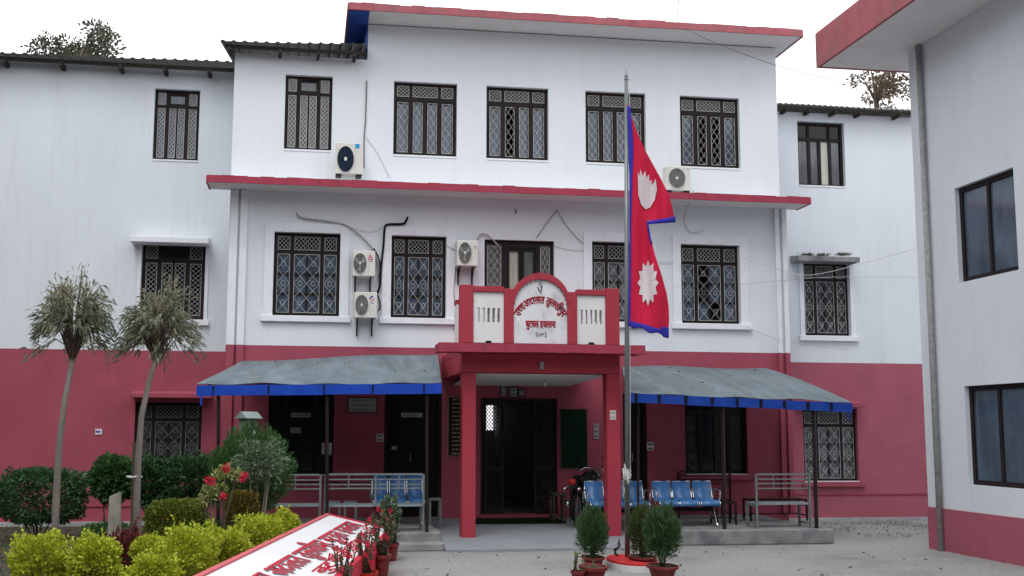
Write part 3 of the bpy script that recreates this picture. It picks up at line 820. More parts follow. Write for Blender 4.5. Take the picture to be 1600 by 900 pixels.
# parapet
def pxx(p, py=490): return at(p, py, PY).x
ZP0, ZP1 = 3.06, 3.94
for (a, b, t) in ((719, 740, 3.945), (788, 803, 3.90), (887, 902, 3.87), (947, 968, 3.94)):
    MB().box(pxx(a), pxx(b), PY + .002, PY + .17, ZP0, t).build('parapet_post', 'portico_red', PO, bevel=.008)
for (a, b, zt) in ((740, 788, 3.93), (902, 947, 3.915)):
    xa, xb = pxx(a) + .002, pxx(b) - .002
    n = 5; wd = (xb - xa) * .085
    hs = []
    for k in range(n):
        cx = xa + (xb - xa) * (0.08 + 0.84 * (k + .5) / n)
        hs.append((cx - wd / 2, cx + wd / 2, 3.38, 3.60))
    wall(xa, xb, ZP0 + .005, zt - .09, PY + .04, PY + .15, hs).build('parapet_panel', 'panel_white', PO)
    MB().box(xa, xb, PY + .004, PY + .165, zt - .088, zt).build('coping', 'portico_red', PO, bevel=.008)
    for fx in (.5,):
        MB().box(xa + (xb - xa) * fx - .045, xa + (xb - xa) * fx + .045, PY + .035, PY + .048, ZP0 + .006, ZP0 + .035).build('drain_hole', 'steel_black', PO)
# side returns of the parapet
MB().box(pxx(716), pxx(719) + .10, PY + .175, PY + .42, ZP0, 3.66).build('side_parapet', 'panel_white', PO)
MB().box(pxx(716) - .01, pxx(719) + .11, PY + .172, PY + .43, 3.662, 3.73).build('coping', 'portico_red', PO)
MB().box(pxx(968) - .14, pxx(968) - .02, PY + .175, PY + .42, ZP0, 3.62).build('side_parapet', 'panel_white', PO)
MB().box(pxx(968) - .15, pxx(968) - .01, PY + .175, PY + .43, 3.622, 3.70).build('coping', 'portico_red', PO)
# arched name board
bx0, bx1 = pxx(803), pxx(887)
cx = (bx0 + bx1) / 2; hw = (bx1 - bx0) / 2
spring, peak = 3.70, 4.155
def arch(hw_, z_s, z_p, n=24):
    rise = z_p - z_s; Rr = (hw_ ** 2 + rise ** 2) / (2 * rise); cz = z_p - Rr; t = math.asin(min(1, hw_ / Rr))
    return [(cx + Rr * math.sin(t - 2 * t * k / n), cz + Rr * math.cos(t - 2 * t * k / n)) for k in range(n + 1)]
poly = [(bx0 + .002, ZP0 + .004), (bx1 - .002, ZP0 + .004)] + arch(hw - .002, spring - .02, peak - .09)
bd = MB().prism(poly, PY + .03, PY + .12).build('name_board', 'sign_white', PO)
oa, ia = arch(hw + .035, spring + .02, peak), arch(hw - .005, spring - .035, peak - .10)
am = MB()
for k in range(len(oa) - 1):
    a, b, c, d_ = ia[k], ia[k + 1], oa[k], oa[k + 1]
    am.hexa([(a[0], PY - .01, a[1]), (b[0], PY - .01, b[1]), (b[0], PY + .14, b[1]), (a[0], PY + .14, a[1]), (c[0], PY - .01, c[1]), (d_[0], PY - .01, d_[1]), (d_[0], PY + .14, d_[1]), (c[0], PY + .14, c[1])])
am.build('arch_moulding', 'portico_red', PO)
dm = MB(); ib = arch(hw - .012, spring - .055, peak - .118, 34)      # little toothed line inside the arch
for k in range(1, len(ib) - 1, 1):
    if k % 2: dm.box(ib[k][0] - .008, ib[k][0] + .008, PY + .018, PY + .029, ib[k][1] - .012, ib[k][1] + .014)
dm.build('arch_teeth', 'paper_dull', PO)
TY = PY + .027
def arc_map(x_lo, x_hi, radius, zc, size, half_ang, thick):
    def fn(x, y):
        t = (x - x_lo) / (x_hi - x_lo) * 2 - 1
        a = t * half_ang
        r = radius + y * size
        return Vector((cx + math.sin(a) * r * hw_s, TY, zc + math.cos(a) * r))
    return fn
hw_s = 1.0
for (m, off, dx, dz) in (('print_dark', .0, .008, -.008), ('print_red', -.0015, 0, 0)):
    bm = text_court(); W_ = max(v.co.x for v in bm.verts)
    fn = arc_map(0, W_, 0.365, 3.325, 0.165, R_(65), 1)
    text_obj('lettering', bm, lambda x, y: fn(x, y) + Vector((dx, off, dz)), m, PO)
    bm = text_geo('बुटवल इजलास'); W2 = max(v.co.x for v in bm.verts)
    text_obj('lettering', bm, lambda x, y: Vector((cx - .235 + x / W2 * .47 + dx, TY + off, 3.318 + y * .15 + dz)), m, PO)
bm = text_geo('२०७३'); W3 = max(v.co.x for v in bm.verts)
text_obj('lettering', bm, lambda x, y: Vector((cx - .085 + x / W3 * .18, TY, 3.16 + y * .12)), 'print_grey', PO)
# small emblem at the head of the board: a hook-shaped mark
em = MB()
em.tube([(cx - .035, TY, 3.93), (cx - .028, TY, 3.885), (cx - .005, TY, 3.868), (cx + .012, TY, 3.89), (cx + .012, TY, 3.945)], .009, 5).tube([(cx + .012, TY, 3.945), (cx + .035, TY, 3.94)], .007, 5)
em.tube([(cx - .035, TY, 3.93), (cx - .05, TY, 3.925)], .009, 5).tube([(cx - .0, TY, 3.868), (cx + .002, TY, 3.835)], .006, 5)
em.build('emblem', 'print_dark', PO)
MB().box(cx - .028, cx + .028, TY - .002, TY + .002, 3.955, 4.03).build('emblem_mount', 'paper_dull', PO)
# beam light box and bulb
MB().box(at(844, 566, -2.75).x, at(850, 566, -2.75).x, -2.745, -2.704, at(847, 577, -2.75).z, at(847, 565, -2.75).z).build('light_box', 'paper_dull', PO)

# ================================================================== AWNINGS
def awning(label, f0, f1, b0, b1, valance, m_val, posts, sag, fringe_posts, seams, sw=.010):
    fl_, fr_, bl_, br_ = [Vector(p) for p in (f0, f1, b0, b1)]
    t = thing('awning', label, 'awning', ((fl_.x + fr_.x) / 2, fl_.y, 0), 'awnings flanking the porch')
    NX, NY = 44, 12
    top = [[None] * (NY + 1) for _ in range(NX + 1)]
    ph = rnd.uniform(0, 6)
    for i in range(NX + 1):
        u = i / NX
        for j in range(NY + 1):
            v = j / NY
            p = (bl_ + (br_ - bl_) * u) * (1 - v) + (fl_ + (fr_ - fl_) * u) * v
            z = p.z + sag * math.sin(math.pi * v) + 0.012 * math.sin(u * 23 + ph) * v + .02 * math.sin(u * 7 + ph * 2 + v * 3) * (1 - v * .5)
            top[i][j] = (p.x, p.y, z)
    mb = MB()
    th = 0.008
    for i in range(NX):
        for j in range(NY):
            a, b, c, d = top[i][j], top[i + 1][j], top[i + 1][j + 1], top[i][j + 1]
            mb.quad(a, b, c, d)
            dn = lambda p: (p[0], p[1], p[2] - th)
            mb.quad(dn(a), dn(d), dn(c), dn(b))
    mb.build('sheet', 'awning_sheet', t, smooth=True, fix=False)
    # valance panels, one by one
    edges = [0] + seams + [1]
    for k in range(len(edges) - 1):
        u0, u1 = edges[k], edges[k + 1]
        vp = MB(); n = 6
        zj = rnd.uniform(-.005, .005); yj = rnd.uniform(-.006, .006)
        for q in range(n):
            ua, ub = u0 + (u1 - u0) * (q / n) + (.0012 if q == 0 else 0), u0 + (u1 - u0) * ((q + 1) / n) - (.0012 if q == n - 1 else 0)
            pa, pb = fl_ + (fr_ - fl_) * ua, fl_ + (fr_ - fl_) * ub
            wa = .004 * math.sin(ua * 60 + ph) + yj; wb = .004 * math.sin(ub * 60 + ph) + yj
            vp.hexa([(pa.x, pa.y - .03 + wa, pa.z - valance + zj), (pb.x, pb.y - .03 + wb, pb.z - valance + zj), (pb.x, pb.y - .022 + wb, pb.z - valance + zj), (pa.x, pa.y - .022 + wa, pa.z - valance + zj),
                     (pa.x, pa.y - .03 + wa, pa.z - .012), (pb.x, pb.y - .03 + wb, pb.z - .012), (pb.x, pb.y - .022 + wb, pb.z - .012), (pa.x, pa.y - .022 + wa, pa.z - .012)])
        vp.build('valance_panel', m_val, t)
    # lacing strips over the seams
    for u in seams:
        p = fl_ + (fr_ - fl_) * u
        ss = sw * rnd.uniform(.7, 1.3); MB().hexa([(p.x - ss * .7, p.y - .052, p.z - valance * .95), (p.x + ss * .5, p.y - .052, p.z - valance * .95), (p.x + ss * .5, p.y - .046, p.z - valance * .95), (p.x - ss * .7, p.y - .046, p.z - valance * .95), (p.x - ss, p.y - .052, p.z - .02), (p.x + ss, p.y - .052, p.z - .02), (p.x + ss, p.y - .046, p.z - .02), (p.x - ss, p.y - .046, p.z - .02)]).build('seam_strip', 'rubber_black', t)
    deb = MB()
    for k in range(9):
        u, v = rnd.random(), rnd.uniform(.1, .97); i, j = int(u * NX), int(v * NY); q_ = top[i][j]; rr_ = rnd.uniform(.006, .018)
        deb.box(q_[0] - rr_ * 1.6, q_[0] + rr_, q_[1] - rr_, q_[1] + rr_ * 2, q_[2] + .001, q_[2] + rr_ * .8)
    o_ = deb.build('debris', 'timber_dark', t); o_['kind'] = 'stuff'
    # frame pipe behind the valance, rafters, posts
    MB().tube([(fl_.x + .02, fl_.y + .03, fl_.z - .05), (fr_.x - .02, fr_.y + .03, fr_.z - .05)], .018, 6).build('front_rail', 'steel_brown', t)
    for u in (0.03, .25, .5, .75, .97):
        a = bl_ + (br_ - bl_) * u; b = fl_ + (fr_ - fl_) * u
        pts = []
        for v in (0.02, .25, .5, .75, 1):
            p = a * (1 - v) + b * v; pts.append((p.x, p.y + (.03 if v == 1 else 0), p.z + sag * math.sin(math.pi * v) - .05))
        MB().tube(pts, .015, 5).build('rafter', 'steel_brown', t)
    for (pxt, pyt, pxb, pyb, Yp, r) in posts:
        b = atz(pxb, pyb, ZS); tp = at(pxt, pyt, b.y if Yp is None else Yp)
        b = at(pxb, pyb, tp.y); b.z = ZS
        u = (tp.x - fl_.x) / (fr_.x - fl_.x); zt = fl_.z + (fr_.z - fl_.z) * u - .06
        MB().box(b.x - r, b.x + r, b.y - r, b.y + r, 0, .001) if False else None
        MB().tube([(b.x, tp.y, ZS), (tp.x, tp.y, zt)], r, 8).build('post', 'steel_brown', t)
    # loose strap hanging from the corner
    for (p, ln) in fringe_posts:
        MB().box(p.x - .014, p.x + .014, p.y - .02, p.y - .014, p.z - valance - ln, p.z - valance + .02).build('strap', m_val, t)
    return t
YF = -3.02
f0, f1 = at(307, 601, YF), at(690, 598, YF)
b0, b1 = at(378, 563, -.02), at(684, 553, -.02)
awning('grey sheet awning with smooth blue valance over the veranda behind the garden', f0, f1, b0, b1, .165, 'awning_blue',
       [(341, 622, 341, 828, -2.96, .028), (511, 616, 511, 828, -2.96, .026), (667, 616, 667, 828, -2.96, .024)], .0, [(f0 + Vector((.075, 0, 0)), .14)], [0.068, 0.288, 0.512, 0.712, 0.925])
f0, f1 = at(978, 613, YF), at(1331, 629, YF)
b0, b1 = at(972, 572, -.02), at(1196, 575, -.02)
awning('grey sheet awning with dark-striped blue valance over the veranda with the blue chair row', f0, f1, b0, b1, .155, 'awning_blue_dull',
       [(997, 630, 997, 828, -2.7, .02), (1129, 640, 1132, 828, -2.96, .03), (1271, 634, 1276, 828, -2.96, .032)], .02, [(f1 - Vector((.075, 0, 0)), .12)],
       [0.04, 0.14, 0.255, 0.37, 0.48, 0.585, 0.69, 0.795, 0.90], sw=.028)

# ================================================================== AIR CONDITIONERS
def ac(name_label, px0, px1, py0, py1, Y, depth, fan_m, fc, fr_, mark, brackets=True, ring=True):
    p0, p1 = at(px0, py0, Y - depth), at(px1, py1, Y - depth)
    x0, x1, z1, z0 = p0.x, p1.x, p0.z, p1.z
    t = thing('air_conditioner', name_label, 'air conditioner', ((x0 + x1) / 2, Y - depth / 2, z0), 'outdoor air conditioner units')
    yf = Y - depth
    cxf, czf = x0 + (x1 - x0) * fc[0], z0 + (z1 - z0) * fc[1]
    rx, rz = (x1 - x0) * fr_[0], (z1 - z0) * fr_[1]
    MB().box(x0, x1, yf, Y - .05, z0, z1).build('casing', 'ac_white', t, bevel=.015)
    MB().disc_y(cxf, czf, rx, rz, yf - .008, yf - .002, 28).build('fan_recess', fan_m, t)
    rg = MB()
    for k, s_ in enumerate((1.0, .8, .6, .4)):
        pts = [(cxf + rx * s_ * math.cos(2 * math.pi * j / 24), yf - .016, czf + rz * s_ * math.sin(2 * math.pi * j / 24)) for j in range(25)]
        rg.tube(pts, .0035 if k else .006, 4, caps=False)
    for j in range(8):
        a = 2 * math.pi * j / 8 + .2
        rg.bar((cxf, yf - .016, czf), (cxf + rx * math.cos(a), yf - .016, czf + rz * math.sin(a)), .005)
    rg.build('fan_guard', 'ac_grille' if fan_m != 'ac_fan_dark' else 'ac_fan_dark', t)
    fb = MB()
    for j in range(3):
        a = 2 * math.pi * j / 3 + .5
        pts = [(cxf + rx * q * math.cos(a + d), yf - .011, czf + rz * q * math.sin(a + d)) for (q, d) in ((.15, 0), (.85, -.35), (.9, .25), (.2, .6))]
        fb.quad(*pts)
    fb.build('fan_blade', 'ac_grille' if fan_m == 'ac_fan_green' else fan_m, t)
    MB().disc_y(cxf, czf, rx * .18, rz * .16, yf - .022, yf - .013, 14).build('fan_hub', 'ac_white', t)
    # shell seam, side grips, feet
    MB().box(x0 + (x1 - x0) * .70, x0 + (x1 - x0) * .708, yf - .002, yf - .0005, z0 + .02, z1 - .02).build('panel_seam', 'ac_grille', t)
    for k, (kind, fx, fz, s_, m) in enumerate(mark):
        mx, mz = x0 + (x1 - x0) * fx, z0 + (z1 - z0) * fz
        mk = MB()
        if kind == 'sq': mk.box(mx - s_ * .5, mx + s_ * .5, yf - .004, yf - .001, mz - s_ * .55, mz + s_ * .55)
        if kind == 'a':
            mk.bar((mx - s_ * .45, yf - .003, mz - s_ * .5), (mx - s_ * .1, yf - .003, mz + s_ * .6), s_ * .22, .003).bar((mx - s_ * .1, yf - .003, mz + s_ * .6), (mx + s_ * .45, yf - .003, mz - s_ * .5), s_ * .22, .003)
            mk.bar((mx - s_ * .5, yf - .003, mz - s_ * .5), (mx + s_ * .5, yf - .003, mz - s_ * .5), s_ * .2, .003)
        if kind == 'swish': mk.tube([(mx - s_ * .4, yf - .003, mz - s_ * .3), (mx - s_ * .1, yf - .003, mz + s_ * .1), (mx + s_ * .4, yf - .003, mz + s_ * .3)], s_ * .17, 5)
        if kind == 'dash': mk.box(mx - s_ * .5, mx + s_ * .5, yf - .003, yf - .001, mz - s_ * .08, mz + s_ * .08)
        if kind == 'ring':
            mk.tube([(mx + s_ * .4 * math.cos(a * .7), yf - .003, mz + s_ * .4 * math.sin(a * .7)) for a in range(10)], s_ * .09, 4)
        mk.build('logo', m, t)
    if brackets:
        for fx in (.16, .82):
            bx = x0 + (x1 - x0) * fx
            MB().box(bx - .012, bx + .012, yf + .02, Y - .003, z0 - .03, z0 - .002).box(bx - .014, bx + .014, Y - .03, Y - .003, z0 - .30, z0 - .031).bar((bx, yf + .05, z0 - .035), (bx, Y - .02, z0 - .24), .014).build('bracket', 'steel_black', t)
    else:
        for fx in (.12, .85):
            bx = x0 + (x1 - x0) * fx
            MB().box(bx - .05, bx + .05, yf + .02, Y - .06, z0 - .035, z0 - .001).build('foot', 'steel_black', t)
    return t
ac('large white air conditioner with dark fan and blue sticker on the ledge', 525, 567, 222, 272.5, -.17, .30, 'ac_fan_dark', (.36, .47), (.29, .40), [('sq', .78, .90, .075, 'print_blue'), ('dash', .80, .91, .04, 'paper')], False)
ac('air conditioner with pink triangle mark, upper of the bracketed pair between grilled windows', 551, 586, 391, 432, -.02, .30, 'ac_fan_green', (.33, .5), (.28, .38), [('a', .80, .74, .075, 'print_magenta'), ('dash', .8, .58, .07, 'print_grey')])
ac('air conditioner with blue and pink swoosh mark, lower of the bracketed pair between grilled windows', 554, 589, 456, 497, -.02, .30, 'ac_fan_grey', (.32, .5), (.28, .38), [('swish', .74, .80, .07, 'print_navy'), ('swish', .80, .70, .05, 'print_magenta'), ('dash', .78, .58, .06, 'print_navy')])
ac('white bracketed air conditioner beside the balcony door above the porch', 714, 747, 375, 416, -.02, .30, 'ac_fan_green', (.38, .51), (.29, .40), [('ring', .86, .74, .06, 'board_gold')])
ac('white air conditioner with pale grey fan standing on the ledge behind the flag', 1041, 1080, 259, 298, -.17, .30, 'ac_fan_grey', (.42, .5), (.33, .40), [('dash', .88, .88, .05, 'print_grey')], False)

# pipes and cables: each one a thing of its own
def cable(name, label, pts, Y, r, m, cat='cable', n=6, grp=None):
    P = [at(p[0], p[1], Y if len(p) < 3 else p[2]) for p in pts]
    # Catmull-Rom through the points
    out = []
    for k in range(len(P) - 1):
        p0, p1, p2, p3 = P[max(k - 1, 0)], P[k], P[k + 1], P[min(k + 2, len(P) - 1)]
        for s_ in range(8):
            t = s_ / 8
            out.append(0.5 * ((2 * p1) + (p2 - p0) * t + (2 * p0 - 5 * p1 + 4 * p2 - p3) * t * t + (3 * p1 - p0 - 3 * p2 + p3) * t ** 3))
    out.append(P[-1])
    return tag(MB().tube(out, r, n).build(name, m, None, smooth=True), label, cat, grp)
cable('refrigerant_pipe', 'thick black insulated pipe dropping from the wall hole to the paired air conditioners', [(637, 339, .02), (634, 346), (628, 350), (606, 351), (601, 358), (599, 385), (595, 420), (593, 448), (588, 462)], -.05, .022, 'rubber_black', 'pipe')
cable('refrigerant_pipe', 'black insulated pipe bending down into the lower air conditioner side', [(588, 458), (592, 466), (594, 478), (591, 486)], -.06, .014, 'rubber_black', 'pipe')
cable('drain_pipe', 'grey pipe arching from a wall hole over the window to the paired air conditioners', [(463, 331, .02), (466, 337), (476, 341), (500, 344), (525, 348), (540, 352), (556, 362), (575, 380), (585, 395), (590, 415), (592, 440)], -.045, .014, 'pipe_grey', 'pipe')
cable('refrigerant_pipe', 'black pipe hugging the side of the upper paired air conditioner', [(584, 388), (591, 402), (594, 418), (593, 432)], -.07, .014, 'rubber_black', 'pipe')
cable('drain_pipe', 'bent grey pipe over the top of the balcony door', [(746, 375), (750, 367), (758, 366), (765, 370), (779, 384)], -.05, .013, 'pipe_grey', 'pipe')
cable('wall_cable', 'dark vertical conduit beside the large ledge air conditioner', [(573, 126), (572, 160), (571, 190), (569, 215), (569, 262)], -.02, .012, 'cable_grey')
cable('drain_hose', 'thin white hose looping below the ledge to a wall hook behind the flag', [(1083, 297, -.67), (1080, 312, -.4), (1073, 325, -.1), (1069, 343), (1073, 356), (1080, 363), (1092, 362), (1101, 357)], -.03, .010, 'hose_white', 'hose')
cable('wall_cable', 'cable slanting from ledge soffit hook to balcony door top', [(838, 371), (852, 352), (870, 328)], -.025, .007, 'cable_grey')
cable('wall_cable', 'cable slanting from ledge soffit hook towards the window behind the flagpole', [(870, 328), (885, 352), (902, 372), (922, 388)], -.025, .006, 'cable_grey')
cable('wall_cable', 'faint cable running from balcony door to the window behind the flagpole', [(866, 384), (885, 389), (905, 391), (924, 390)], -.02, .004, 'cable_pale')
cable('wall_cable', 'pale wire sagging between the two long air conditioner pipes', [(545, 355), (570, 361), (588, 360), (602, 352)], -.03, .004, 'cable_pale')
cable('wall_cable', 'thin wire slanting down the wall from the vertical conduit to the ledge', [(572, 215), (590, 240), (608, 277)], -.015, .003, 'cable_grey')
cable('wall_cable', 'pale wire between window surround and the air conditioner beside the balcony door', [(697, 383), (708, 389), (716, 391)], -.05, .005, 'cable_pale')
cable('overhead_wire', 'black overhead wire crossing the roof overhang down to the wing eave beside the neighbouring building', [(1070, 44, -1.2), (1130, 72, -.9), (1215, 103, -.2), (1275, 119, .6), (1335, 131, .9)], 0, .007, 'cable_grey')
cable('overhead_wire', 'overhead wire rising steeply from the roof edge', [(1056, 34, -.75), (1059, 14, -2.5), (1062, -20, -4.5)], 0, .006, 'cable_grey')
cable('overhead_wire', 'pale twisted wire passing in front of the weedy window sunshade', [(1155, 401, -.3), (1216, 420, -.3), (1256, 430, .4), (1300, 424, .3), (1360, 408, 0), (1450, 384, -.5)], 0, .006, 'hose_white')
cable('overhead_wire', 'pale slack wire below the twisted wire across the weedy-shaded window', [(1155, 445, -.1), (1228, 438, -.1), (1300, 433, .6), (1440, 433, .6)], 0, .0045, 'cable_pale')
cable('overhead_wire', 'pale low wire from the flag-side window sill to the wing wall', [(1165, 510, -.1), (1215, 530, -.1), (1290, 543, .6), (1330, 547, .9)], 0, .0045, 'cable_pale')
cable('wall_cable', 'pale wire between flag and window surround', [(1030, 409), (1054, 410)], -.03, .0045, 'cable_pale')
cable('wall_bracket', 'small dark bolt under the ledge beside the soffit cables', [(806, 327), (806, 334)], -.02, .014, 'cable_grey', 'bolt')
cable('wall_cable', 'dark cable dangling beside the porch parapet', [(712, 414), (711, 430), (709, 455), (711, 480), (709, 515)], -.03, .007, 'cable_grey')

# ================================================================== FLAG AND POLE
YP = -5.5
pb, ptop = at(980.5, 884, YP), at(978.6, 124, YP)
FP = thing('flagpole', 'tall grey steel flagpole with spear tip rising from the red base', 'flagpole', (pb.x, YP, 0))
MB().tube([(pb.x, YP, .10), ((pb.x + ptop.x) / 2, YP, 3.4), (ptop.x, YP, ptop.z)], [.034, .030, .026], 12).build('pole', 'pole_steel', FP, smooth=True)
MB().lathe([(.028, ptop.z - .01), (.034, ptop.z + .0), (.02, ptop.z + .02), (.026, ptop.z + .05), (.012, ptop.z + .08), (.003, ptop.z + .15)], ptop.x, YP, 10).build('finial', 'pole_steel', FP)
kz = at(980, 740, YP).z
kn = MB()
pk = []
for k in range(60):
    a = rnd.uniform(0, 6.3); pk.append((pb.x + rnd.uniform(.036, .06) * math.cos(a), YP + rnd.uniform(.036, .062) * math.sin(a) - .01, kz + rnd.gauss(0, .045)))
kn.tube(pk, .010, 5)
kn.build('rope_knot', 'hose_white', FP)
MB().tube([(ptop.x + .035, YP - .02, ptop.z - .12), (pb.x + .045, YP - .03, kz), ], .005, 5).build('halyard', 'cable_pale', FP)

def ffold(px, py, off=0.0):
    s_ = max(0, px - 983)
    y = YP - .03 + .05 * math.sin(s_ / 8.5 + py / 75.0) * min(1, s_ / 25) + .025 * math.sin(s_ / 4.3 - py / 40) * min(1, s_ / 30) - s_ * .0012
    return at(px, py, y + off)
def lerp_tab(tab, y):
    for k in range(len(tab) - 1):
        if tab[k][0] <= y <= tab[k + 1][0]:
            t = (y - tab[k][0]) / (tab[k + 1][0] - tab[k][0]); return tab[k][1] + (tab[k + 1][1] - tab[k][1]) * t
    return tab[-1][1]
hoist = [(160, 980.5), (230, 982.5), (300, 984.5), (420, 983.5), (530, 982.5)]
up_r = [(160, 981.5), (180, 986), (200, 993), (220, 1001), (240, 1011), (260, 1022), (280, 1033), (300, 1043), (320, 1050), (347, 1054.5)]
lo_r = [(340, 1011), (370, 1016), (400, 1024), (430, 1034), (460, 1042), (480, 1045), (500, 1045.5), (530, 1044)]
FL = thing('national_flag', 'crimson double-pennant national flag with white moon and sun, blue border', 'flag', (pb.x, YP, 3.0))
def sheet(fn_l, fn_r, y0f, y1f, nu, nv, off):
    """rows between curves y0f(u), y1f(u); returns MB"""
    mb = MB(); pt = {}
    for i in range(nu + 1):
        u = i / nu
        for j in range(nv + 1):
            v = j / nv
            ya, yb_ = y0f(u), y1f(u)
            y = ya + (yb_ - ya) * v
            x = fn_l(y) + (fn_r(y) - fn_l(y)) * u
            pt[i, j] = ffold(x, y, off)
    for i in range(nu):
        for j in range(nv):
            mb.quad(pt[i, j], pt[i + 1, j], pt[i + 1, j + 1], pt[i, j + 1])
    return mb
hl = lambda y: lerp_tab(hoist, y)
bot = lambda u: 509 + 18 * u + 2.2 * math.sin(u * 15)
f = sheet(hl, lambda y: lerp_tab(up_r, y), lambda u: 162, lambda u: 343 + 3 * u, 18, 40, 0)
f2 = sheet(hl, lambda y: lerp_tab(lo_r, y), lambda u: 343, bot, 18, 40, 0)
i0 = len(f.v); f.v += f2.v; f.f += [tuple(k + i0 for k in q) for q in f2.f]
o = f.build('field', 'flag_red', FL, smooth=True, fix=False)
bm = bmesh.new(); bm.from_mesh(o.data); bmesh.ops.remove_doubles(bm, verts=bm.verts, dist=1e-4); bm.to_mesh(o.data); bm.free()
def strip(name, L, R2, y0f, y1f, nu=6, nv=30, m='flag_blue', off=-.016):
    s_ = sheet(L, R2, y0f, y1f, nu, nv, off).build(name, m, FL, smooth=True, fix=False)
    bm = bmesh.new(); bm.from_mesh(s_.data); bmesh.ops.remove_doubles(bm, verts=bm.verts, dist=1e-4); bm.to_mesh(s_.data); bm.free()
    md = s_.modifiers.new('thick', 'SOLIDIFY'); md.thickness = .004
    return s_
strip('border', lambda y: hl(y) - .8, lambda y: hl(y) + (2.5 + 4.5 * math.exp(-((y - 225) / 55) ** 2) if y < 345 else 2.2), lambda u: 166, lambda u: 510, 3, 60)
strip('border', lambda y: 1011.0, lambda y: 1055.5, lambda u: 346 - 8 * u, lambda u: 350.5 - 3 * u, 12, 2)
strip('border', lambda y: lerp_tab(lo_r, y) - 2.0, lambda y: lerp_tab(lo_r, y) + .8, lambda u: 346, lambda u: 382, 2, 12)
strip('border', lambda y: 982.5, lambda y: 1044.5, lambda u: 501 + 17 * u ** 1.1, bot, 24, 3)
strip('border', lambda y: 1033 + (y - 512) * .2, lambda y: 1045, lambda u: 510 + 2 * u, lambda u: 527, 6, 6, off=-.022)
def emblem(pts, c, m='flag_white'):
    mb = MB(); c_ = Vector((c[0], c[1])); n = len(pts); K = 4
    ring = []
    for k in range(1, K + 1):
        ring.append([ffold(c[0] + (p[0] - c[0]) * k / K, c[1] + (p[1] - c[1]) * k / K, -.014) for p in pts])
    c0 = ffold(c[0], c[1], -.014)
    for j in range(n):
        mb.tri(c0, ring[0][j], ring[0][(j + 1) % n])
        for k in range(K - 1): mb.quad(ring[k][j], ring[k + 1][j], ring[k + 1][(j + 1) % n], ring[k][(j + 1) % n])
    return mb
emblem([(996.5, 269), (999, 276), (1000.5, 264), (1004, 275), (1008, 267), (1010.5, 278), (1014, 272), (1015, 283), (1018.5, 281), (1018, 290), (1024.5, 279), (1026.5, 296), (1023, 312), (1016, 324), (1009, 327), (1002, 320), (997.5, 305)], (1010, 302)).build('moon_emblem', 'flag_white', FL, fix=False)
pts = []
for k in range(24):
    a = math.pi * 2 * k / 24 - math.pi / 2; r = 1 if k % 2 == 0 else .74
    pts.append((1012.5 + 16.5 * r * math.cos(a), 442 + 36 * r * math.sin(a)))
emblem(pts, (1012.5, 442)).build('sun_emblem', 'flag_white', FL, fix=False)

# round red base of the pole
PB = thing('pole_base', 'round red-topped masonry base at the foot of the flagpole', 'base', (pb.x, YP - .1, 0))
MB().lathe([(.58, 0), (.58, .075)], pb.x + .01, YP - .15, 28, .56).build('rim', 'platform_white', PB)
MB().lathe([(.55, .077), (.55, .10), (.50, .115)], pb.x + .01, YP - .15, 28, .56).build('top', 'platform_red', PB)

# ornamental iron piece beside the base
t = at(965, 876, -5.35)
io = MB()
io.tube([(t.x - .05, -5.35, .0), (t.x + .0, -5.35, .012), (t.x + .05, -5.35, 0)], .012, 5)
io.tube([(t.x + .035 * math.sin(k * .75), -5.35 + .02 * math.cos(k * .75), .02 + k * .022) for k in range(13)], [.02 - .0008 * k for k in range(13)], 6)
io.tube([(t.x - .01, -5.35, .22), (t.x - .05, -5.35, .19), (t.x - .02, -5.35, .17)], .009, 5).tube([(t.x, -5.35, .24), (t.x + .03, -5.35, .33)], .007, 5)
tag(io.build('iron_ornament', 'steel_black'), 'small twisted black iron ornament standing beside the red pole base', 'ornament')

# ================================================================== SEATING
def bench(label, pxl, pxr, pyt, pyb, Yb, rails, seat_py, m='steel_grey', mids=(), depth=.40, uprights=(), seat_m='seat_slab_grey'):
    pl_, pr_ = at(pxl, pyt, Yb), at(pxr, pyt, Yb)
    x0, x1, zt = pl_.x, pr_.x, (pl_.z + pr_.z) / 2
    zs = at((pxl + pxr) / 2, seat_py, Yb).z
    t = thing('steel_bench', label, 'bench', ((x0 + x1) / 2, Yb, ZS))
    r = .016
    for x in (x0, x1):
        MB().box(x - r, x + r, Yb - r, Yb + r, ZS, zt).build('leg', m, t)
        MB().box(x - r, x + r, Yb + depth - r, Yb + depth + r, ZS, zs - .005).build('leg', m, t)
        MB().box(x - r * .8, x + r * .8, Yb + r, Yb + depth - r, ZS + .06, ZS + .085).build('stretcher', m, t)
        MB().box(x - r * .8, x + r * .8, Yb + r, Yb + depth - r, zs - .04, zs - .012).build('stretcher', m, t)
    for x in mids:
        xx = at(x, pyt, Yb).x
        MB().box(xx - r * .9, xx + r * .9, Yb - r, Yb + r, zs, zt - .03).build('upright', m, t)
    for q, py in enumerate(rails):
        z = at((pxl + pxr) / 2, py, Yb).z
        h = .014 if q == 0 else .010
        MB().box(x0 + r, x1 - r, Yb - .012, Yb + .012, z - h, z + h).build('back_rail', m, t)
    for x in uprights:
        xx = at(x, pyt, Yb).x
        MB().box(xx - .008, xx + .008, Yb - .008, Yb + .008, at(x, rails[-1], Yb).z, zt - .02).build('upright', m, t)
    # seat of long bars under a sheet
    for k in range(4):
        ya = Yb + .02 + (depth - .02) * k / 4
        MB().box(x0 - .01, x1 + .01, ya, ya + depth / 4 - .015, zs - .008, zs + .022).build('seat_slat', seat_m, t)
    return t
bench('grey steel slat-back bench standing at the bare end of the chair-row veranda', 1181, 1264, 741, 828, -2.92, (741, 748.5, 755.5, 763), 788, uprights=(1208, 1238))
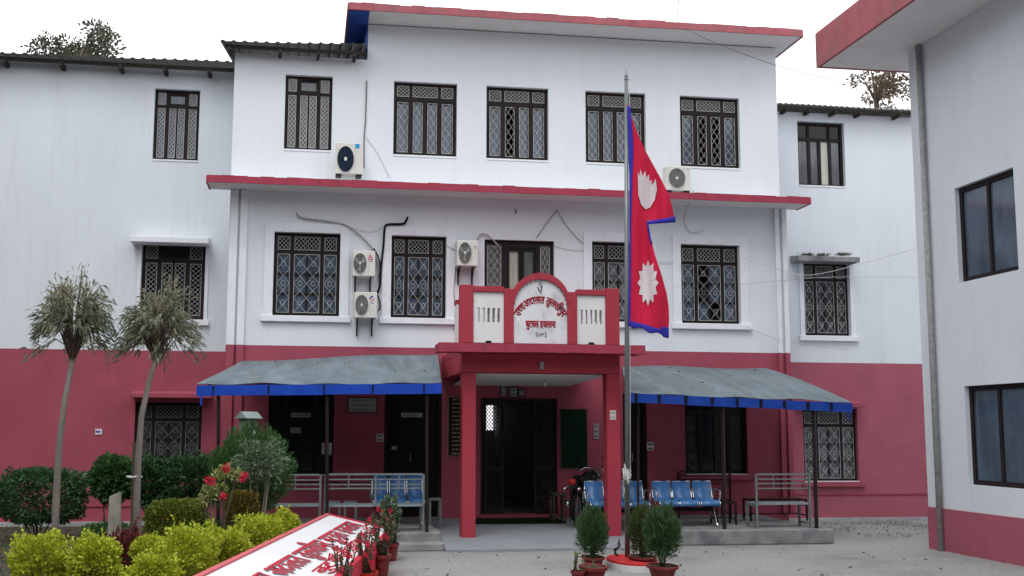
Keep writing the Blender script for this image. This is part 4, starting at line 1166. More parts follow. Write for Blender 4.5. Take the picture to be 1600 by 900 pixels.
bench('grey steel bench with blue chairs close behind it', 509, 662, 741, 831, -2.90, (741, 749, 757, 763), 791, mids=(587,), uprights=(545, 624))
bench('grey steel bench on the veranda partly behind the round conifer', 415, 501, 742, 828, -2.85, (742, 750, 757, 764), 791, uprights=(462,))
bench('dark brown steel bench against the wall behind the blue three-seat chairs', 1060, 1140, 737, 812, -.9, (737, 743, 749, 756), 783, m='steel_brown', seat_m='steel_brown')
def low_bench(label, name, cat, x0, x1, Y0, Y1, zt, m, th=.03, r=.014, floor=ZS):
    t = thing(name, label, cat, ((x0 + x1) / 2, (Y0 + Y1) / 2, floor))
    MB().box(x0, x1, Y0, Y1, zt - th, zt).build('seat', m, t, bevel=.005)
    for x in (x0 + r, x1 - r):
        for y in (Y0 + r, Y1 - r):
            MB().box(x - r, x + r, y - r, y + r, floor, zt - th - .002).build('leg', m, t)
        MB().box(x - r * .7, x + r * .7, Y0 + 2 * r, Y1 - 2 * r, floor + .08, floor + .10).build('stretcher', m, t)
    MB().box(x0 + 2 * r, x1 - 2 * r, Y1 - r * 1.6, Y1 - r * .4, floor + .085, floor + .105).build('stretcher', m, t)
    return t
a, b = at(1172, 780, -1.5), at(1262, 783, -1.5)
low_bench('low dark brown backless bench behind the grey steel bench at the veranda end', 'low_bench', 'bench', a.x, b.x, -1.5, -1.15, a.z, 'steel_brown')
for (pa, pb_, py, Y, lab, m) in ((513, 532, 784, -2.0, 'small grey metal stool behind the long steel bench, farther from the blue chairs', 'steel_grey'), (538, 558, 784, -2.0, 'small grey metal stool next to the blue chairs behind the long steel bench', 'steel_grey'),
                                 (671, 690, 779, -1.7, 'pale metal stool beside the porch column near the steps', 'steel_grey'), (1119, 1151, 784, -2.2, 'dark metal stool between the blue three-seat chairs and the end bench', 'steel_brown')):
    a, b = at(pa, py, Y), at(pb_, py, Y)
    low_bench(lab, 'stool', 'stool', a.x, b.x, Y, Y + .3, a.z, m)
a, b = at(864, 771, -.75), at(885, 771, -.75)
low_bench('brown wooden stool beside the entrance doorway', 'stool', 'stool', a.x, b.x, -.75, -.45, a.z, 'bark_brown', th=.035, r=.02, floor=.18)

def chair_row(label, pxs, pyt, Yb, floor=ZS, seat_h=.40, back_h=.74):
    pa = [at(p[0], pyt, Yb).x for p in pxs]; pb2 = [at(p[1], pyt, Yb).x for p in pxs]
    x0, x1 = pa[0], pb2[-1]
    t = thing('chair_row', label, 'chairs', ((x0 + x1) / 2, Yb - .2, floor))
    zt = at((pxs[0][0] + pxs[-1][1]) / 2, pyt, Yb).z
    zs = floor + seat_h
    prof = [(Yb, zt), (Yb - .02, zt - .12), (Yb - .05, zs + .16), (Yb - .075, zs + .06), (Yb - .12, zs + .005), (Yb - .22, zs - .012), (Yb - .36, zs + .012), (Yb - .42, zs + .005), (Yb - .45, zs - .03), (Yb - .45, zs - .07)]
    for a, b in zip(pa, pb2):
        mb = MB(); nb = []
        for (y, z) in prof: nb.append(((a + .012, y, z), (b - .012, y, z)))
        for k in range(len(nb) - 1): mb.quad(nb[k][0], nb[k][1], nb[k + 1][1], nb[k + 1][0])
        o = mb.build('seat_shell', 'chair_blue', t, smooth=True, fix=False)
        bm = bmesh.new(); bm.from_mesh(o.data); bmesh.ops.remove_doubles(bm, verts=bm.verts, dist=1e-5); bm.to_mesh(o.data); bm.free()
        md = o.modifiers.new('thick', 'SOLIDIFY'); md.thickness = .012; md.offset = -1
        rim = MB()
        for x in (a + .006, b - .006): rim.tube([(x, y - .002, z) for (y, z) in prof], .008, 6)
        rim.tube([(a + .006, Yb, zt), (b - .006, Yb, zt)], .008, 6)
        rim.build('seat_rim', 'chrome', t, smooth=True)
        xm = (a + b) / 2
        MB().box(xm - .03, xm + .03, Yb - .30, Yb - .08, zs - .10, zs - .03).build('seat_bracket', 'steel_black', t)
    MB().box(x0 + .02, x1 - .02, Yb - .24, Yb - .17, zs - .165, zs - .102).build('beam', 'steel_black', t)
    for x in (x0 + .09, x1 - .05):
        MB().tube([(x, Yb - .45, floor + .02), (x, Yb - .36, floor + .06), (x, Yb - .24, zs - .13), (x, Yb - .17, zs - .13), (x, Yb - .06, floor + .06), (x, Yb + .06, floor + .02)], .016, 6).build('leg', 'chrome', t, smooth=True)
    for x in (x0 - .025, x1 + .025):
        MB().tube([(x, Yb - .05, zs - .02), (x, Yb - .06, zs + .14), (x, Yb - .12, zs + .185), (x, Yb - .32, zs + .18), (x, Yb - .38, zs + .14), (x, Yb - .34, zs + .02), (x, Yb - .22, zs - .12)], .011, 6).build('armrest', 'chrome', t, smooth=True)
    return t
chair_row('row of three joined blue metal chairs facing the yard beside the potted shrubs', [(1017, 1047), (1048, 1078), (1080, 1110)], 752, -2.15)
chair_row('row of three joined blue metal chairs half hidden by the porch column and motorcycle', [(912, 942), (943, 973), (974, 1003)], 752, -1.9, floor=.20)
chair_row('row of three joined blue metal chairs behind the long grey bench', [(581, 606), (608, 633), (635, 660)], 742, -1.3)

# ---------------------------------------------------------------- motorcycle beside the doorway
mc = at(928, 800, -1.45)
MC = thing('motorcycle', 'black motorcycle parked under the porch behind the blue chairs', 'motorcycle', (mc.x, -1.1, .18))
ang = R_(52)
def mw_(u, v, z):      # u along the bike (front = +), v across
    s_ = 0.72
    return (mc.x - .05 + (u * math.cos(ang) - v * math.sin(ang)) * s_, -1.2 + (u * math.sin(ang) + v * math.cos(ang)) * s_ * 1.1, .18 + z)
for (u, nm) in ((-.62, 'wheel'), (.66, 'wheel')):
    ty = MB().tube([mw_(u + .26 * math.cos(2 * math.pi * k / 20), 0, .30 + .26 * math.sin(2 * math.pi * k / 20)) for k in range(21)], .048, 8, caps=False)
    wh = ty.build(nm, 'rubber_black', MC, smooth=True)
    rm = MB().tube([mw_(u + .20 * math.cos(2 * math.pi * k / 20), 0, .30 + .20 * math.sin(2 * math.pi * k / 20)) for k in range(21)], .014, 6, caps=False)
    for k in range(6):
        a_ = math.pi * k / 3; rm.tube([mw_(u, 0, .30), mw_(u + .2 * math.cos(a_), 0, .30 + .2 * math.sin(a_))], .009, 5)
    rm.build('rim', 'steel_grey', wh)
MB().tube([mw_(.66, .07, .30), mw_(.42, .05, .86)], .018, 6).tube([mw_(.66, -.07, .30), mw_(.42, -.05, .86)], .018, 6).build('fork', 'chrome', MC)
MB().tube([mw_(.40, 0, .70), mw_(.25, 0, .78), mw_(.05, 0, .76), mw_(-.05, 0, .68)], [.06, .125, .12, .07], 10).build('fuel_tank', 'steel_black', MC, smooth=True)
MB().tube([mw_(-.02, 0, .70), mw_(-.2, 0, .71), mw_(-.5, 0, .74), mw_(-.72, 0, .78)], [.08, .10, .095, .05], 10).build('saddle', 'rubber_black', MC, smooth=True)
MB().tube([mw_(-.70, 0, .70), mw_(-.86, 0, .66), mw_(-.95, 0, .50)], [.06, .05, .02], 8).build('rear_fender', 'steel_black', MC, smooth=True)
MB().tube([mw_(-.84, 0, .73), mw_(-.93, 0, .72)], [.058, .052], 10).build('tail_light', 'platform_red', MC, smooth=True)
for v in (-.17, .17):
    MB().tube([mw_(-.82, v * .3, .66), mw_(-.86, v, .62), mw_(-.93, v, .61)], [.008, .03, .026], 8).build('indicator', 'chrome', MC, smooth=True)
    MB().tube([mw_(.36, v * 1.3, .92), mw_(.33, v * 1.9, 1.07)], .007, 5).tube([mw_(.33, v * 1.9, 1.09), mw_(.30, v * 1.9, 1.09)], [.05, .045], 10).build('mirror', 'steel_black', MC)
MB().tube([mw_(.26, -.34, .86), mw_(.36, -.2, .93), mw_(.38, 0, .92), mw_(.36, .2, .93), mw_(.26, .34, .86)], .014, 6).build('handlebar', 'chrome', MC, smooth=True)
MB().tube([mw_(.46, 0, .80), mw_(.60, 0, .80)], [.07, .09], 12).build('headlight', 'glass_grey', MC, smooth=True)
MB().tube([mw_(.22, 0, .30), mw_(.10, 0, .46), mw_(-.1, 0, .40)], [.12, .15, .12], 8).build('engine', 'steel_grey', MC)
MB().tube([mw_(.1, .14, .28), mw_(-.3, .15, .27), mw_(-.8, .16, .38)], [.025, .03, .045], 8).build('exhaust', 'chrome', MC, smooth=True)
MB().tube([mw_(-.62, .06, .30), mw_(-.05, .06, .36), mw_(-.2, .06, .68)], .02, 6).tube([mw_(-.62, .08, .30), mw_(-.55, .08, .66)], .022, 6).tube([mw_(-.05, 0, .68), mw_(.38, 0, .74)], .025, 6).tube([mw_(-.05, 0, .36), mw_(-.05, 0, .68)], .03, 6).build('frame', 'steel_black', MC)
MB().tube([mw_(-.05, -.06, .28), mw_(-.1, -.22, .0)], .011, 5).build('side_stand', 'steel_black', MC)

# ================================================================== SIGNS, NOTICES, SMALL FITTINGS
def plate(name, label, cat, px0, px1, py0, py1, Y, m, lines=0, lm='print_grey', th=.012, frame=None, lh=.35, inset=.1, stagger=True):
    p, q = at(px0, py0, Y - th), at(px1, py1, Y - th)
    if lines or frame:
        t = thing(name, label, cat, ((p.x + q.x) / 2, Y, q.z))
        MB().box(p.x, q.x, Y - th, Y - .002, q.z, p.z).build('board', m, t)
        W_, H_ = q.x - p.x, p.z - q.z
        for k in range(lines):
            zc = q.z + H_ * (k + .5) / lines; hh = H_ / lines * lh
            xa = p.x + W_ * inset; xb = q.x - W_ * inset * (rnd.uniform(.8, 2.5) if stagger else 1)
            ln = MB(); x = xa
            while x < xb:
                l_ = rnd.uniform(.3, 1.0) * W_ * .22
                ln.box(x, min(x + l_, xb), Y - th - .003, Y - th - .0005, zc - hh / 2, zc + hh / 2); x += l_ + W_ * .05
            ln.build('print', lm, t)
        if frame:
            f_ = .015
            MB().box(p.x - f_, q.x + f_, Y - th - .008, Y - .002, p.z, p.z + f_).box(p.x - f_, q.x + f_, Y - th - .008, Y - .002, q.z - f_, q.z).box(p.x - f_, p.x, Y - th - .008, Y - .002, q.z, p.z).box(q.x, q.x + f_, Y - th - .008, Y - .002, q.z, p.z).build('frame', frame, t)
        return t
    return tag(MB().box(p.x, q.x, Y - th, Y - .002, q.z, p.z).build(name, m), label, cat)
plate('sign_board', 'dull grey-white name sign on the dark veranda wall above the doors', 'sign', 545, 588, 622, 644, -.004, 'paper_dull', 3, 'print_grey', frame='steel_brown', lh=.3)
plate('door_sign', 'narrow white sign over the dark window behind the conifer', 'sign', 455, 485, 645, 652, .06, 'paper_dull', 1, 'print_grey')
plate('door_sign', 'narrow white sign on the dark door beside the porch', 'sign', 627, 660, 645, 652, .06, 'paper_dull', 1, 'print_grey')
plate('paper_notice', 'pale paper stuck on the dark window under its narrow sign', 'notice', 454, 470, 668, 677, .06, 'paper_dull', 3)
plate('paper_notice', 'small white framed notice with dark print between the veranda doors', 'notice', 588, 599, 678, 690, -.004, 'paper', 2, 'print_dark', lh=.5)
plate('paper_notice', 'tall white slip, hinge side, on the dark window edge', 'notice', 503, 507, 692, 710, .06, 'paper')
plate('paper_notice', 'tall white slip hung beside the awning post', 'notice', 513, 518, 692, 711, -.004, 'paper')
plate('paper_notice', 'small grey slip low on the dark door', 'notice', 612, 620, 697, 703, .06, 'paper_dull')
plate('paper_notice', 'small white notice with dark print on the wall behind the flagpole', 'notice', 1011, 1022, 691, 704, -.004, 'paper', 2, 'print_dark', lh=.5)
plate('paper_notice', 'white paper notice on the front of the porch column', 'notice', 953, 962.5, 641, 656, -2.702, 'paper', 2, 'paper_dull', th=.006)
plate('paper_notice', 'white paper scrap with blue writing on the red wing wall', 'notice', 149, 159, 670, 679, WY - .002, 'paper', 1, 'print_navy', lh=.4)
plate('name_list', 'dark board of gold name rows beside the porch column', 'sign', 701, 733, 621, 712, -.004, 'board_dark', 14, 'board_gold', frame='board_gold', lh=.38, inset=.18, stagger=False)
plate('notice_board', 'green notice board between the entrance doorway and the motorcycle', 'notice board', 876, 917, 640, 731, -.004, 'board_green', 0, frame='bark_brown')
plate('switch_box', 'small grey box on the inner wall beside the motorcycle', 'box', 928, 936, 662, 686, -.004, 'paper_dull', 3)
for (a, b, c, d_, lb) in ((783, 791, 600, 619, 'tall framed picture above the entrance, beside the ceiling'), (797, 808, 606, 620, 'square framed picture above the centre of the entrance'), (811, 819, 610, 619, 'smallest framed picture above the entrance')):
    plate('picture_frame', lb, 'picture', a, b, c, d_, -.004, 'paper_dull', 2, 'print_grey', frame='board_dark', lh=.5)
# bulb hanging under the porch ceiling
bz = at(851, 590, -1.6)
bz.z = 2.50
BL = thing('ceiling_bulb', 'bare white bulb hanging from the porch ceiling', 'bulb', (bz.x, -1.6, 2.58))
MB().tube([(bz.x, -1.6, 2.585), (bz.x, -1.6, bz.z + .04)], .008, 6).build('holder', 'steel_black', BL)
MB().lathe([(.004, bz.z - .035), (.024, bz.z - .02), (.028, bz.z), (.016, bz.z + .03), (.012, bz.z + .04)], bz.x, -1.6, 12).build('glass', 'paper', BL, smooth=True)
# green doormat
p, q = atz(742, 818, .19), atz(858, 806, .2)
tag(MB().hexa([(p.x, -1.05, .186), (q.x, -1.05, .186), (q.x, -.13, .206), (p.x, -.13, .206), (p.x, -1.05, .192), (q.x, -1.05, .192), (q.x, -.13, .212), (p.x, -.13, .212)]).build('doormat', 'board_green'), 'thin green mat laid before the entrance step', 'mat')

# green letter box on a post
LBX = at(388, 668, -3.3)
LB = thing('complaint_box', 'small green pitched-roof box on a post above the round conifer', 'box', (LBX.x, -3.3, 0))
LB.rotation_euler = (0, 0, R_(38))
def child_local(mb, name, m, parent, bevel=0):
    o = mb.build(name, m, None, bevel=bevel); o.parent = parent; return o
zb0, zb1 = at(388, 684, -3.3).z, at(388, 654, -3.3).z
child_local(MB().box(-.10, .10, -.10, .10, zb0, zb1), 'box', 'box_green', LB, .006)
child_local(MB().box(-.02, .02, -.106, -.101, zb0 + .06, zb1 - .04), 'slot', 'steel_black', LB)
child_local(MB().hexa([(-.14, -.15, zb1 + .002), (.14, -.15, zb1 + .002), (.14, .15, zb1 + .002), (-.14, .15, zb1 + .002), (-.14, -.012, zb1 + .10), (.14, -.012, zb1 + .10), (.14, .012, zb1 + .10), (-.14, .012, zb1 + .10)]), 'roof', 'box_roof', LB)
child_local(MB().tube([(0, 0, 0), (0, 0, zb0 - .002)], .025, 8), 'post', 'steel_brown', LB)

# ================================================================== SLOPED NAME PLATFORM IN THE GARDEN
A0, A1 = Vector((0.30, -4.0, 0)), Vector((-1.10, -12.0, 0))
dirv = (A1 - A0).normalized(); perp = Vector((-dirv.y, dirv.x, 0)); perp = perp if perp.x > 0 else -perp
ZR, ZL, WD = .575, .36, .93
SB = thing('name_platform', 'sloping white name platform with red edges along the garden path', 'sign', (0, -7, 0))
def bp(s_, w_, h_=0.0):
    q = A0 + (A1 - A0) * s_ + perp * (WD * w_)
    return Vector((q.x, q.y, ZR + (ZL - ZR) * w_ + h_))
def slabq(w0, w1, ztop, zbot_abs, name, m, h=0.0, s0=0.0, s1=1.0):
    p = [bp(s0, w0), bp(s1, w0), bp(s1, w1), bp(s0, w1)]
    lo_ = [(q.x, q.y, zbot_abs) for q in p]; hi = [(q.x, q.y, q.z + h) for q in p]
    return MB().hexa(lo_ + hi).build(name, m, SB)
slabq(.047, .935, 0, 0.0, 'slab', 'banner_white')
slabq(0.0, .045, 0, 0.0, 'edge_kerb', 'banner_pink', .018)
slabq(.937, 1.0, 0, 0.0, 'edge_kerb', 'banner_red', .018)
slabq(0.0, 1.0, 0, 0.0, 'end_kerb', 'banner_red', .016, s0=-.008, s1=-.0005)
bm = text_geo('उचच अदालत तुलसीपुर बुटवल इजलास')
half_cut(bm, text_width('उ') + (text_width('उच') - text_width('उ')) * .66, text_width('उच'))
# shadow strokes first, then the red face
Wt = max(v.co.x for v in bm.verts); bm2 = bm.copy()
def ban(x, y, dw=0, dh=.003, ds=0):
    return bp(.80 - .775 * (x / Wt) + ds, .58 - .27 * (y / .70) + dw, dh)
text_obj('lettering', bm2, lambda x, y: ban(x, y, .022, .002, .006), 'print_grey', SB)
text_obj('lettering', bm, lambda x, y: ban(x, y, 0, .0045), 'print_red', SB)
bm = text_geo('बुटवल इजलास'); Wt2 = max(v.co.x for v in bm.verts)
text_obj('lettering', bm, lambda x, y: bp(.62 - .55 * (x / Wt2), .84 - .15 * (y / .7), .0045), 'print_red', SB)

# ================================================================== PLANTS
from mathutils import noise as mnoise
def leaves(points, size, name, m, parent, wide=.45, up=0.0, out_c=None, var=None, fold=.25, droop=0.0):
    """points: list of (pos, dir) -> one mesh of small folded leaves"""
    V = []; Fc = []; vals = []
    for (p, d) in points:
        L = size * rnd.uniform(.65, 1.3)
        d = d.normalized()
        s_ = d.cross(Vector((rnd.gauss(0, 1), rnd.gauss(0, 1), rnd.gauss(0, 1))))
        if s_.length < 1e-5: continue
        s_.normalize(); n_ = s_.cross(d)
        i = len(V); wd = L * wide * .5
        mid = p + d * (L * .45) + n_ * (L * fold * .3)
        tip = p + d * L - Vector((0, 0, droop * L))
        V += [tuple(p), tuple(mid + s_ * wd), tuple(tip), tuple(mid - s_ * wd)]
        Fc += [(i, i + 1, i + 2), (i, i + 2, i + 3)]
        v = min(1, max(0, (rnd.gauss(.45, .22) if var is None else var(p))))
        vals += [v, v]
    me = bpy.data.meshes.new(name); me.from_pydata(V, [], Fc)
    at_ = me.attributes.new('var', 'FLOAT', 'FACE'); at_.data.foreach_set('value', vals)
    me.materials.append(MATS[m])
    o = bpy.data.objects.new(name, me); COL.objects.link(o)
    if parent is not None:
        o.parent = parent; o.matrix_parent_inverse = Matrix.Translation(-parent.location)
    return o
def blob_pts(c, r, n, shape=2.0, bump=.22, freq=2.2, upb=.2, inner=.55, flat_bottom=None, seed=0):
    out = []; c = Vector(c)
    off = Vector((seed * 3.7, seed * 1.3, seed * 2.1))
    while len(out) < n:
        d = Vector((rnd.gauss(0, 1), rnd.gauss(0, 1), rnd.gauss(0, 1))).normalized()
        k = (abs(d.x) ** shape + abs(d.y) ** shape + abs(d.z) ** shape) ** (-1 / shape)
        rr = k * (1 + bump * mnoise.noise(d * freq + off) + bump * .5 * mnoise.noise(d * freq * 2.7 + off))
        t = inner + (1 - inner) * (rnd.random() ** .45)
        p = Vector((d.x * r[0], d.y * r[1], d.z * r[2])) * (rr * t)
        if flat_bottom is not None and p.z < -r[2] * flat_bottom: continue
        dd = Vector((d.x, d.y, d.z + upb)) + Vector((rnd.gauss(0, .55), rnd.gauss(0, .55), rnd.gauss(0, .55)))
        out.append((c + p, dd))
    return out
def shrub(name, label, cat, m, px, py, Y, rxp, rzp, n, size, ryf=1.0, stems=4, group=None, shape=2.0, wide=.5, upb=.2, bark='bark_brown', bump=.22, inner=.5, flat=None, ground=.03, droop=0.0, var=None, lift=None):
    c = at(px, py, Y); D = (c - CAM).length; s_ = D / FPX
    rx, rz = rxp * s_, rzp * s_; ry = rx * ryf
    t = thing(name, label, cat, (c.x, Y, 0), group)
    seed = rnd.random() * 10
    bp_ = blob_pts(c, (rx, ry, rz), n, shape, bump, 2.2, upb, inner, flat, seed)
    for q in range(14):      # stray twigs past the clipped outline
        k_ = rnd.randrange(len(bp_)); o_ = (bp_[k_][0] - c)
        if o_.z < 0: continue
        for w_ in range(9): bp_.append((c + o_ * (1.0 + .035 * w_) + Vector((rnd.gauss(0, .006), rnd.gauss(0, .006), .008 * w_)), o_ + Vector((rnd.gauss(0, .3), rnd.gauss(0, .3), rnd.gauss(.1, .3)))))
    leaves(bp_, size, 'foliage', m, t, wide, droop=droop, var=var)
    st_ = MB()
    for k in range(stems):
        a = rnd.uniform(0, 6.3)
        e = c + Vector((math.cos(a) * rx * .55, math.sin(a) * ry * .55, rnd.uniform(-.2, .5) * rz))
        b = Vector((c.x + math.cos(a) * .04, c.y + math.sin(a) * .04, 0))
        mdp = b.lerp(e, .5) + Vector((rnd.uniform(-.03, .03), rnd.uniform(-.03, .03), .02))
        st_.tube([b, mdp, e], [.012, .009, .004], 5)
    st_.build('stem', bark, t, smooth=True)
    return t

# garden soil already laid; clipped golden hedge mounds along the platform
GR_ = 'clipped golden hedge mounds along the name platform'
for (px, py, Y, rx, rz, lab) in ((436, 828, -5.9, 32, 24, 'bright golden hedge mound at the far end of the platform, nearest the veranda'),
                                 (403, 845, -6.8, 38, 31, 'golden hedge mound second from the veranda end of the platform'),
                                 (348, 862, -8.0, 36, 33, 'golden hedge mound third from the veranda end of the platform'),
                                 (288, 880, -8.9, 46, 44, 'broad golden hedge mound beside the red-leaved shrub'),
                                 (240, 905, -9.6, 40, 28, 'lowest golden hedge mound in front of the red-leaved shrub')):
    shrub('golden_hedge', lab, 'hedge', 'leaf_gold', px, py, Y, rx * .9, rz, 9500, .030, .95, 5, GR_, 2.7, .75, .25, bump=.6, inner=.6)
shrub('golden_hedge', 'golden hedge mound behind the weathered concrete post', 'hedge', 'leaf_gold', 148, 885, -8.6, 33, 42, 9000, .030, 1.0, 5, GR_, 2.6, .75, .25, bump=.32)
shrub('golden_hedge', 'small pale golden hedge tuft between red-leaved shrub and broad mound', 'hedge', 'leaf_gold', 234, 858, -7.6, 26, 18, 3200, .030, 1.0, 4, GR_, 2.2, .75, .3)
shrub('boxed_hedge', 'square-clipped lime green hedge on bare stems beside the flowering thorn', 'hedge', 'leaf_lime', 275, 815, -5.6, 43, 30, 11000, .036, .8, 12, None, 4.0, .65, .3, bump=.14, inner=.5)
shrub('green_hedge', 'low dark green hedge behind the concrete post', 'hedge', 'leaf_topiary', 165, 845, -4.6, 36, 24, 3000, .045, .9, 5, None, 3.0)
shrub('croton_shrub', 'small flat-topped yellow-brown clipped shrub below the conifer', 'shrub', 'leaf_croton', 377, 800, -5.2, 22, 28, 2600, .05, .9, 6, None, 3.6, .4, .5, bump=.14, inner=.6)
shrub('ball_topiary', 'dark green ball-clipped shrub on a stem by the red wing wall', 'shrub', 'leaf_topiary', 176, 749, -2.6, 29, 33, 5200, .075, 1.2, 3, None, 2.2, .6, .1, bump=.22, inner=.5)
shrub('wing_hedge', 'dark green bushy hedge below the wing window, beside the leaning tree', 'hedge', 'leaf_hedge', 236, 756, -2.4, 22, 37, 4200, .07, 1.2, 5, None, 2.4, .5, .1)
shrub('wing_hedge', 'broad dark green hedge with silvery leaves below the wing window, beside the conifer', 'hedge', 'leaf_hedge', 297, 752, -2.4, 46, 33, 7500, .07, 1.0, 6, None, 2.8, .5, .1)
shrub('round_conifer', 'large round dark green conifer in front of the veranda', 'conifer', 'leaf_thuja', 390, 737, -4.0, 60, 63, 17000, .06, 1.1, 4, None, 2.2, .22, 1.3, bump=.32, inner=.4)
sh = shrub('variegated_shrub', 'pale silvery shrub with bare branching stems in front of the conifer', 'shrub', 'leaf_pale', 406, 722, -4.75, 35, 30, 1500, .06, .8, 5, None, 2.0, .5, .2, bark='stem_pale', bump=.75, inner=.35)
shrub('red_leaf_shrub', 'dark red-leaved shrub around the concrete post', 'shrub', 'leaf_red', 205, 868, -7.4, 34, 34, 1700, .07, 1.0, 7, None, 2.0, .35, .6, bump=.4, inner=.3)
shrub('low_plant', 'low green weedy plant beside the thorn stems', 'plant', 'leaf_hedge', 330, 832, -5.8, 22, 14, 700, .05, 1.0, 4)

# concrete post
p = at(180, 768, -6.9); b = at(178, 880, -6.9)
CP = MB().hexa([(b.x - .07, -6.97, 0), (b.x + .07, -6.97, 0), (b.x + .07, -6.83, 0), (b.x - .07, -6.83, 0), (p.x - .055, -6.96, p.z - .05), (p.x + .06, -6.96, p.z), (p.x + .06, -6.84, p.z - .01), (p.x - .055, -6.84, p.z - .08)])
tag(CP.build('concrete_post', 'post_concrete', bevel=.012), 'weathered broken-topped concrete post in the garden', 'post')

# crown-of-thorns on dark stumps with red flowers
TN = at(350, 800, -5.9)
TT = thing('thorn_plant', 'thorny plant with pale leaf tufts and red flower heads on dark stems', 'plant', (TN.x, -5.9, 0))
stm = MB()
for (pxb, pxt, pyt) in ((322, 325, 765), (333, 330, 778), (338, 336, 780), (345, 343, 760), (341, 352, 745), (336, 368, 748), (330, 318, 772)):
    b = at(pxb, 840, -5.9); e = at(pxt, pyt, -5.9 + rnd.uniform(-.1, .1)); b.z = 0
    stm.tube([b, b.lerp(e, .5) + Vector((rnd.uniform(-.02, .02), .02, 0)), e], [.017, .014, .009], 6)
stm.build('stem', 'bark_brown', TT, smooth=True)
lp = []; fp = []
for (px, py, r, n) in ((327, 768, 12, 70), (340, 742, 9, 60), (353, 735, 8, 50), (370, 742, 8, 50), (344, 766, 9, 45), (320, 778, 10, 50)):
    c = at(px, py, -5.95); s_ = 14 / FPX
    lp += blob_pts(c, (r * s_, r * s_, r * s_), n, 2, .2, 2, .6, .2)
o_ = leaves(lp, .055, 'leaf_tuft', 'leaf_yellowgreen', TT, .5); o_['kind'] = 'stuff'
for (px, py) in ((326, 750), (332, 753), (380, 748), (349, 776), (354, 731), (351, 734), (381, 743)):
    c = at(px, py, -6.1); s_ = 14 / FPX
    leaves(blob_pts(c, (4.5 * s_, 4.5 * s_, 4.5 * s_), 44, 2, .1, 2, .2, .3), .028, 'flower', 'petal_red', TT, .9)

# slender-leaved garden trees
def weeping_tree(label, trunk_px, Y, crown_c, rx, rz, n, stake=None, seed=0):
    base = at(*trunk_px[0], Y); base.z = 0
    t = thing('garden_tree', label, 'tree', (base.x, Y, 0))
    pts = [base] + [at(a, b, Y) for a, b in trunk_px[1:]]
    rs = [.046 - .018 * k / (len(pts) - 1) for k in range(len(pts))]
    MB().tube(pts, rs, 9).build('trunk', 'bark_grey', t, smooth=True)
    top = pts[-1]; c = at(*crown_c, Y); s_ = (c - CAM).length / FPX
    lv = []; br = MB()
    for k in range(72):
        a = rnd.uniform(0, 6.3); q_ = rnd.random() ** .5
        ex = math.cos(a) * rx * s_ * q_; ey = math.sin(a) * rx * s_ * q_ * 1.1
        ez = (1 - q_ ** 2) ** .5 * rz * s_ * rnd.uniform(.35, 1.02) - rz * s_ * (.08 + .75 * q_ ** 2 * rnd.random())
        e = Vector((c.x + ex, c.y + ey, c.z + ez))
        m1 = top.lerp(e, .55) + Vector((-ex * .12, -ey * .12, .10 + .12 * q_))
        br.tube([top - Vector((0, 0, rnd.uniform(-.1, .1))), m1, e], [.013, .008, .003], 4)
        dry = q_ < .62 and ez > 0 and rnd.random() < .75
        for q in range(n):
            v = .45 + .55 * rnd.random() ** .8
            p = (top.lerp(m1, v * 2) if v < .5 else m1.lerp(e, v * 2 - 1)) + Vector((rnd.gauss(0, .035), rnd.gauss(0, .035), rnd.gauss(0, .045)))
            tv = rnd.uniform(.72, 1) if dry and rnd.random() < .75 else rnd.gauss(.46, .26)
            dn = (.5 if dry else .22 - .45 * q_)
            lv.append((p, Vector((ex * .9 + rnd.gauss(0, .14), ey * .9 + rnd.gauss(0, .14), dn + rnd.gauss(.0, .18))), tv))
    br.build('branch', 'bark_brown', t)
    vals = {tuple(p): v for p, d_, v in lv}
    leaves([(p, d_) for p, d_, v in lv], .10, 'crown', 'leaf_bottle', t, .15, var=lambda p: vals[tuple(p)], droop=.3)
    return t
weeping_tree('slender leaning tree with brush-like crown and thin grey trunk tied to a stake', [(214, 900), (215, 850), (214, 780), (216, 720), (221, 650), (232, 600), (243, 562)], -6.2, (252, 514), 64, 86, 34)
weeping_tree('second slender brush-crowned tree, paler, at the garden end away from the porch', [(86, 905), (87, 800), (92, 700), (102, 620), (114, 560)], -6.4, (116, 502), 60, 86, 34)
s0, s1 = at(205, 860, -6.05), at(211, 640, -6.05); s0.z = 0
s1 = at(210, 690, -6.05)
ST = thing('tree_stake', 'thin dark stake tied beside the leaning tree trunk', 'stake', (s0.x, -6.05, 0))
MB().tube([s0, s1], [.024, .02], 7).build('stick', 'bark_brown', ST)
tz = at(211, 745, -6.1)
MB().tube([(tz.x + .085 * math.cos(k * .7), -6.14 + .11 * math.sin(k * .7), tz.z + .004 * (k % 3)) for k in range(10)], .010, 5).build('tie', 'hose_white', ST)

